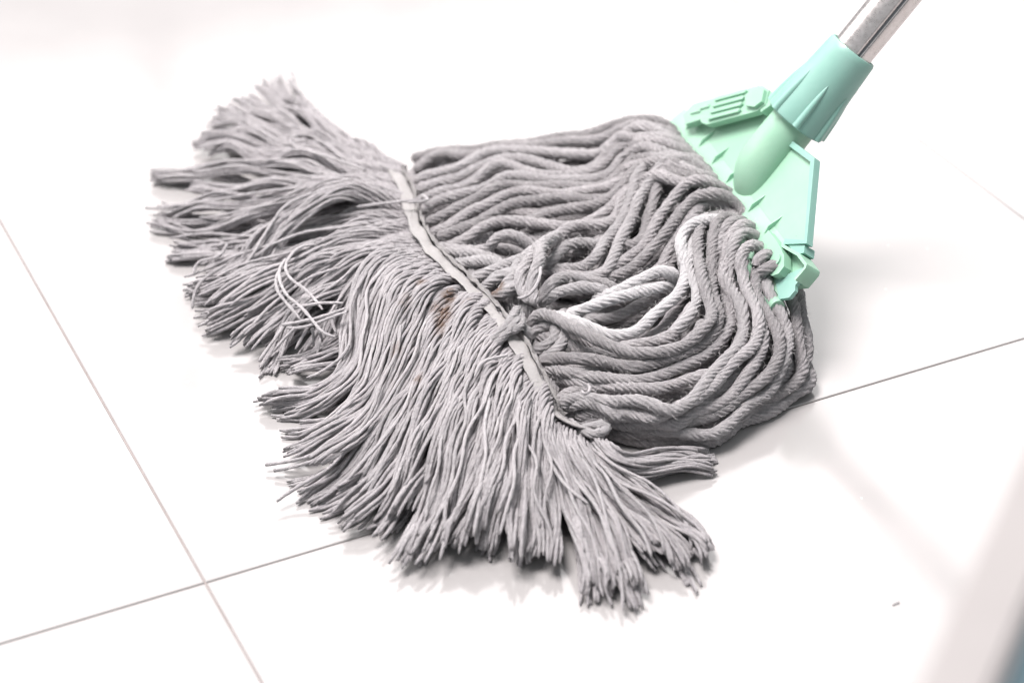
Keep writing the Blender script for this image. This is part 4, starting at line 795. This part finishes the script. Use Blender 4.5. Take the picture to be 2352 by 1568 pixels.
# socket: a round barrel that sinks into the plate
bm = bmesh.new()
rings = []
for u_, r_, nc in ((68, 14.2, 0.0), (60, 14.4, 0.0), (45, 14.8, 0.0), (32, 15.2, -0.2), (22, 15.5, -1.6), (14, 15.5, -4.5), (8, 15.2, -8.0), (3, 14.6, -11.6), (-1, 13.6, -14.2)):
    rings.append(ring(u_, r_, nc))
loft(bm, rings)
finish(bm, 'socket', M_MINT, mop, 0.0)

# screw collar with its grip fins
bm = bmesh.new()
NF = 7


def cring(u_, r_):
    return ring(u_, r_, 0.0, 64)


prof = [(57.0, 17.2), (56.4, 18.6), (57.2, 19.6), (59.0, 19.9), (72, 18.9), (90, 17.4), (107, 16.2), (110.2, 15.9), (111.6, 15.2), (111.8, 14.2), (111.0, 13.5), (104, 13.4)]
loft(bm, [cring(*p) for p in prof], True, False)
collar = finish(bm, 'collar', M_AQUA, mop, 0.0)
for k in range(NF):
    a0 = math.radians(30 + k * 360 / NF)
    bm = bmesh.new()
    rows = []
    N_ = 14
    for i in range(N_ + 1):
        t_ = i / N_
        u_ = 57.4 + 30.5 * t_
        rb = 19.9 - (u_ - 59) * 0.078
        hh = 2.0 * (1 - t_**2.4) + 0.15
        ww = math.radians(7.2) * math.sqrt(max(1 - t_**2.6, 0.0)) + math.radians(0.6)
        row = []
        for q_ in range(9):
            f_ = q_ / 8 * 2 - 1
            rr_ = rb - 0.8 + (hh + 0.8) * (1 - abs(f_)**2.6)
            an = a0 + ww * f_
            row.append((rr_ * math.cos(an) / 1000, u_ / 1000, rr_ * math.sin(an) / 1000))
        rows.append(row)
    loft(bm, rows)
    finish(bm, 'grip_fin', M_AQUA, collar, 0.0)

# steel tube with a rolled lock seam
SEAM = math.radians(16)


def tube_r(a):
    d = (a - SEAM + math.pi) % (2 * math.pi) - math.pi
    d = math.degrees(d)
    r_ = 12.65
    r_ -= 1.15 * math.exp(-((d + 2) / 4.2)**2)
    r_ += 0.28 * math.exp(-((d - 8) / 3.2)**2)
    return r_


bm = bmesh.new()
loft(bm, [ring(u_, 0, 0, 120, tube_r) for u_ in (96, 112, 400, 900)])
handle = finish(bm, 'handle', M_STEEL, mop, 0.0)
bm = bmesh.new()
rows = []
for u_ in (98, 900):
    row = []
    for d_ in (-9.5, -4.5, 0.6):
        a = SEAM + math.radians(d_ - 1)
        row.append((tube_r(a) + 0.06, a))
    pts_ = [(r_ * math.cos(a) / 1000, u_ / 1000, r_ * math.sin(a) / 1000) for r_, a in row] + [((r_ - 0.5) * math.cos(a) / 1000, u_ / 1000, (r_ - 0.5) * math.sin(a) / 1000) for r_, a in row[::-1]]
    rows.append(pts_)
loft(bm, rows)
finish(bm, 'seam', M_SEAM, handle, 0.0, smooth_=False)
# the bar the ropes are looped over, hidden in the clamp's jaw
bm = bmesh.new()
loft(bm, [[(v_ / 1000, (-21 + 4.5 * math.cos(a)) / 1000, (-1 + 4.5 * math.sin(a)) / 1000) for a in [i * math.pi / 8 for i in range(16)]] for v_ in (-100, 100)])
finish(bm, 'clamp_bar', M_MINT, mop, 0.0)

# ------------------------------------------------------------------ ropes
def spot(px, py, pz):
    return np.array([px, py, pz])


for t_, a in STAIN_PTS:
    STAINS.append((np.array(a[:3]) / 1000, np.array([a[3], a[4], 12.0]) / 1000, t_))

for tone, pts, R in ROPES:
    V, Fq, tr, tn = rope_mesh(pts, tone, R / 1000.0 * 0.92)
    link('rope', np_mesh('rope', V, Fq, M_ROPE, tn, True, tr), mop, label='whiter, cleaner rope' if tone >= 0.7 else None)
# second layer, seen only through the gaps
nmain = len(ROPES)
for i in range(nmain):
    tone, pts, R = ROPES[i]
    if len(pts) < 9 or R < 3.5:
        continue
    for rep in range(2):
        P = np.array(pts, dtype=float)
        P[:, 0] += RNG.uniform(-5, 5)
        P[:, 1] += RNG.uniform(-2, 9)
        P[:, 2] = P[:, 2] * (0.74 if rep == 0 else 0.45) - 2
        V, Fq, tr, tn = rope_mesh(P, 0.0, wig=0.0016)
        link('rope', np_mesh('rope', V, Fq, M_ROPE, tn, True, tr), mop)

# ------------------------------------------------------------------ fringe
yarns = []      # (visible weight, data)


def lock(w0, w1, nb, pts, under=False):
    G, s = spline(np.asarray(pts) / 1000.0, 0.0026)
    G = smooth(G, 5)
    if under:
        G[:, 2] *= 0.36
    n = len(G)
    Ltot = s[-1]
    t = s / Ltot
    T = np.gradient(G, axis=0)
    T /= np.linalg.norm(T, axis=1)[:, None]
    side = np.stack([T[:, 1], -T[:, 0], 0 * t], axis=1)
    side /= np.linalg.norm(side, axis=1)[:, None] + 1e-9
    upv = np.cross(side, T)
    upv *= np.sign(upv[:, 2:3] + 1e-9)
    W = (w0 + (w1 * 0.80 - w0) * t**1.3) / 1000.0
    LZ = lownoise(s, 0.0034, 0.12) * np.minimum(1, t * 4) + RNG.uniform(-0.0025, 0.0025)
    lcut = RNG.uniform(0.92, 1.03)
    for b_ in range(nb):
        bcut = lcut * RNG.uniform(0.95, 1.0)
        ub = (b_ + 0.5) / nb * 2 - 1 + RNG.uniform(-0.12, 0.12)
        vb = RNG.uniform(-0.0012, 0.0012)
        c = G + side * (ub * 0.5 * W * 0.92)[:, None] + side * lownoise(s, 0.0012, 0.12)[:, None] * np.minimum(1, t * 3)[:, None]
        c = c + upv * (vb + LZ + lownoise(s, 0.0022, 0.10) * np.minimum(1, t * 3) - 0.0022 * (ub * ub) - 0.001 * (b_ % 2))[:, None]
        ny = 7 if not under else 5
        ph0 = RNG.uniform(0, 6.28)
        turns = RNG.uniform(1.0, 1.9)
        tw = ph0 - 2 * np.pi * turns * (1 - np.exp(-t * 5.0))
        for y in range(ny):
            rr0 = 0.00245 if y else 0.0
            spread = 0.5 * W / nb * RNG.uniform(0.5, 1.15)
            a = tw + 2 * np.pi * y / max(ny - 1, 1)
            loosen = np.clip((t - 0.12) / 0.6, 0, 1)
            rh = rr0 * (1 - loosen) + spread * loosen
            rv = rr0 * (1 - loosen) + np.minimum(spread * 1.1, 0.0034) * loosen
            if y == 0:
                rh = 0.4 * spread * loosen
                rv = 0 * loosen
            off = side * (rh * np.cos(a))[:, None] + upv * (rv * np.sin(a))[:, None]
            Q = c + off + side * (lownoise(s, 0.0006, 0.08) * np.minimum(1, t * 4))[:, None] + upv * (lownoise(s, 0.0005, 0.05) * np.minimum(1, t * 4))[:, None]
            # tips splay and end at different lengths
            tipf = np.clip((t - 0.72) / 0.28, 0, 1)**2
            Q = Q + side * (tipf * RNG.normal(0, 0.0025))[:, None]
            Q[:, 2] += tipf * RNG.uniform(-0.002, 0.002)
            cut = bcut * (RNG.uniform(0.955, 1.0) if RNG.random() < 0.65 else RNG.uniform(0.82, 0.97))
            kk = min(n, max(8, int(n * cut)))
            Q = Q[:kk]
            rad = RNG.uniform(0.00092, 0.00114)
            Q[:, 2] = np.maximum(Q[:, 2], rad * RNG.uniform(1.05, 2.2))
            yarns.append((0 if under else 1 + float(np.sin(a[kk // 2])) + 0.3 * RNG.random(), Q, s[:kk], rad))


for w0, w1, nb, pts in LOCKS:
    lock(w0, w1, nb, pts)
for w0, w1, nb, pts in LOCKS:
    if len(pts) > 6:
        P = np.array(pts, dtype=float)
        P[:, 0] += RNG.uniform(-4, 4)
        P[:, 1] += RNG.uniform(0, 6)
        lock(w0 * 1.0, w1 * 0.95, 2, P, under=True)
for tone, pts in LOOSE:
    Q, s = spline(np.asarray(pts) / 1000.0, 0.002)
    Q = smooth(Q, 3)
    rad = 0.00098
    Q[:, 2] = np.maximum(Q[:, 2] + 0.0015, rad)
    yarns.append((9 + tone, Q, s, rad))
# stray yarns that cross over their neighbours
for w0, w1, nb, pts in LOCKS:
    if len(pts) < 7:
        continue
    for rep in range(1):
        G, s = spline(np.asarray(pts) / 1000.0, 0.0026)
        G = smooth(G, 5)
        t = s / s[-1]
        T = np.gradient(G, axis=0)
        side = np.stack([T[:, 1], -T[:, 0], 0 * t], axis=1)
        side /= np.linalg.norm(side, axis=1)[:, None] + 1e-9
        sgn = RNG.choice([-1, 1])
        i0 = int(len(G) * RNG.uniform(0.15, 0.5))
        i1 = int(len(G) * RNG.uniform(0.8, 1.0))
        f = np.clip((t - t[i0]) / (1 - t[i0]), 0, 1)
        Q = G + side * (sgn * RNG.uniform(0.006, 0.017) * f**1.4 - sgn * 0.003 + lownoise(s, 0.0014, 0.07))[:, None]
        Q[:, 2] += 0.0042 * np.sin(np.pi * np.clip(f * 1.1, 0, 1)) + 0.001
        Q = Q[i0:i1]
        rad = RNG.uniform(0.0009, 0.00108)
        Q[:, 2] = np.maximum(Q[:, 2], rad * 1.1)
        yarns.append((8, Q, s[:len(Q)], rad))
yarns.sort(key=lambda y: -y[0])
rest = Batch()
for i, (wt, Q, s, rad) in enumerate(yarns):
    tone = 0.35 * RNG.random() if wt < 8 else 0.5 if wt < 9 else (wt - 9) * 0.8
    V, Fq, tr, tn = yarn_mesh(Q, s, rad, tone)
    if i < 298:
        link('yarn', np_mesh('yarn', V, Fq, M_YARN, tn, True, tr), mop)
    else:
        rest.add(V, Fq, tr, tn)
link('loose_yarn', rest.mesh('loose_yarn', M_YARN), mop, kind='stuff')

# ------------------------------------------------------------------ sewn tape across the fringe
def ribbon(pts, w, th, tilt, name, lateral=0.0, wave=0.0006, parent=mop, tone=0.3):
    Q, s = spline(np.asarray(pts) / 1000.0, 0.002)
    Q = smooth(Q, 4)
    T, A, B = frames(Q)
    nrm = np.stack([0 * s, 0 * s, 0 * s + 1], axis=1)
    Q = Q + A * lateral + B * 0.0
    ww = w * (1 + lownoise(s, 0.14, 0.06))
    tl = tilt + lownoise(s, 0.16, 0.05)
    xs = np.array([-1, -0.6, -0.2, 0.2, 0.6, 1.0])
    rows_top = []
    for x_ in xs:
        bulge = 0.00035 * (1 - x_**2)
        rows_top.append(Q + A * (0.5 * ww * x_ * np.cos(tl))[:, None] + B * (0.5 * ww * x_ * np.sin(tl) + bulge + lownoise(s, wave * 0.6, 0.02))[:, None])
    top = np.stack(rows_top, axis=1)
    bot = top - B[:, None, :] * th
    ringv = np.concatenate([top, bot[:, ::-1]], axis=1)
    n, m_ = ringv.shape[:2]
    i = np.arange(n - 1)[:, None]
    j = np.arange(m_)[None, :]
    a = i * m_ + j
    b_ = i * m_ + (j + 1) % m_
    Fq = np.stack([a, b_, b_ + m_, a + m_], axis=-1).reshape(-1, 4)
    e0 = np.array([[0, k, k + 1] for k in range(1, m_ - 1)])
    e1 = np.array([[(n - 1) * m_, (n - 1) * m_ + k + 1, (n - 1) * m_ + k] for k in range(1, m_ - 1)])
    V = ringv.reshape(-1, 3)
    tn = np.zeros((len(V), 2))
    tn[:, 0] = tone
    return link(name, np_mesh(name, V, Fq, M_TAPE, tn, True, np.vstack([e0, e1])), parent)


tape = ribbon(np.array(BAND) - np.array([0, 0, 2.2]), 0.0088, 0.0006, 0.22, 'tape', tone=0.6)
ribbon(np.array(WRAP), 0.009, 0.001, 0.5, 'tape_end', parent=tape, tone=0.0)
ribbon(np.array(BAND) + np.array([1.0, 0.7, -1.2]), 0.0017, 0.0008, -0.4, 'tape_hem', lateral=-0.0042, wave=0.002, parent=tape)

# ------------------------------------------------------------------ frayed fibres standing off the ropes
fz = Batch()
pool = []
for (Q, A, B, r, tone) in FUZZ_SEEDS[:nmain]:
    nf = int(len(Q) * 3.6)
    for _ in range(nf):
        i = RNG.integers(2, len(Q) - 2)
        a = RNG.uniform(-0.4, 3.5)
        d = A[i] * math.cos(a) + B[i] * math.sin(a)
        p = Q[i] + d * r * 0.86
        L = abs(RNG.normal(0.0022, 0.0014)) + 0.0008
        t = Q[i + 1] - Q[i - 1]
        t = t / np.linalg.norm(t)
        w1 = t * RNG.choice([-1, 1]) * RNG.uniform(0.3, 1.0) + d * RNG.uniform(0.15, 0.9) + RNG.normal(0, 0.35, 3)
        w1 /= np.linalg.norm(w1)
        w2 = w1 + RNG.normal(0, 0.75, 3)
        w2 /= np.linalg.norm(w2)
        w3 = w2 + RNG.normal(0, 0.75, 3)
        w3 /= np.linalg.norm(w3)
        K = np.stack([p, p + w1 * L * .35, p + (w1 + w2) * L * .35, p + (w1 + w2 + w3) * L * .35])
        if K[:, 2].min() < 0.0002:
            continue
        rad = RNG.uniform(0.00007, 0.00013)
        th = np.linspace(0, 2 * np.pi, 3, endpoint=False)[None, :] + np.zeros((4, 1))
        R_ = np.array([1, 0.9, 0.7, 0.4])[:, None] * rad * np.ones((1, 3))
        V, Fq, tr = tube(K, R_, th)
        tn = np.zeros((len(V), 2))
        tn[:, 0] = tone * 0.8
        fz.add(V, Fq, tr, tn)
link('lint', fz.mesh('lint', M_FUZZ), mop, kind='stuff')

# ------------------------------------------------------------------ hair and crumbs on the tiles
for name, lab, cat, pts, rad in (
        ('fibre', 'tiny pale curled fibre lying alone on the tile right of the mop', 'fibre', FIBRE, 0.0004),):
    Q, s = spline(np.asarray(pts) / 1000.0, 0.001)
    th = np.linspace(0, 2 * np.pi, 5, endpoint=False)[None, :] + np.zeros((len(Q), 1))
    V, Fq, tr = tube(Q, np.full((len(Q), 5), rad), th)
    tn = np.zeros((len(V), 2))
    tn[:, 0] = 0.9
    o = link(name, np_mesh(name, V, Fq, M_YARN, tn, True, tr), None, lab)
    o['category'] = cat

# ------------------------------------------------------------------ bench corner, far out of focus
bench = bpy.data.objects.new('bench', None)
C.objects.link(bench)
bench['label'] = 'blurred white-edged bench corner with dark teal seat, bottom right'
bench['category'] = 'bench'
e0 = Vector((0.1026, 0.4122, 0))
e1 = Vector((0.1484, 0.5112, 0))
ed = (e1 - e0).normalized()
en = Vector((ed.y, -ed.x, 0))


def bbox(name, s0, s1, d0, d1, z0, z1, mat, bev=0.004):
    bm = bmesh.new()
    q = []
    for z in (z0, z1):
        for s_, d_ in ((s0, d0), (s1, d0), (s1, d1), (s0, d1)):
            p = e0 + ed * s_ + en * d_
            q.append(bm.verts.new((p.x, p.y, z)))
    for f in ((0, 1, 2, 3), (7, 6, 5, 4), (0, 4, 5, 1), (1, 5, 6, 2), (2, 6, 7, 3), (3, 7, 4, 0)):
        bm.faces.new([q[i] for i in f])
    bmesh.ops.recalc_face_normals(bm, faces=bm.faces)
    bmesh.ops.bevel(bm, geom=list(bm.edges), offset=bev, segments=3, affect='EDGES')
    me = bpy.data.meshes.new(name)
    bm.to_mesh(me)
    bm.free()
    me.materials.append(mat)
    return link(name, me, bench)


bbox('side_rail', -0.35, 0.45, 0.0, 0.0185, 0.318, 0.35, M_WHITE, 0.002)
bbox('seat', -0.349, 0.449, 0.0190, 0.32, 0.322, 0.349, M_TEAL)
for s_, d_ in ((-0.32, 0.29), (0.41, 0.29), (-0.32, 0.06), (0.41, 0.21)):
    bbox('leg', s_, s_ + 0.03, d_, d_ + 0.03, 0.0, 0.3215, M_WHITE, 0.003)
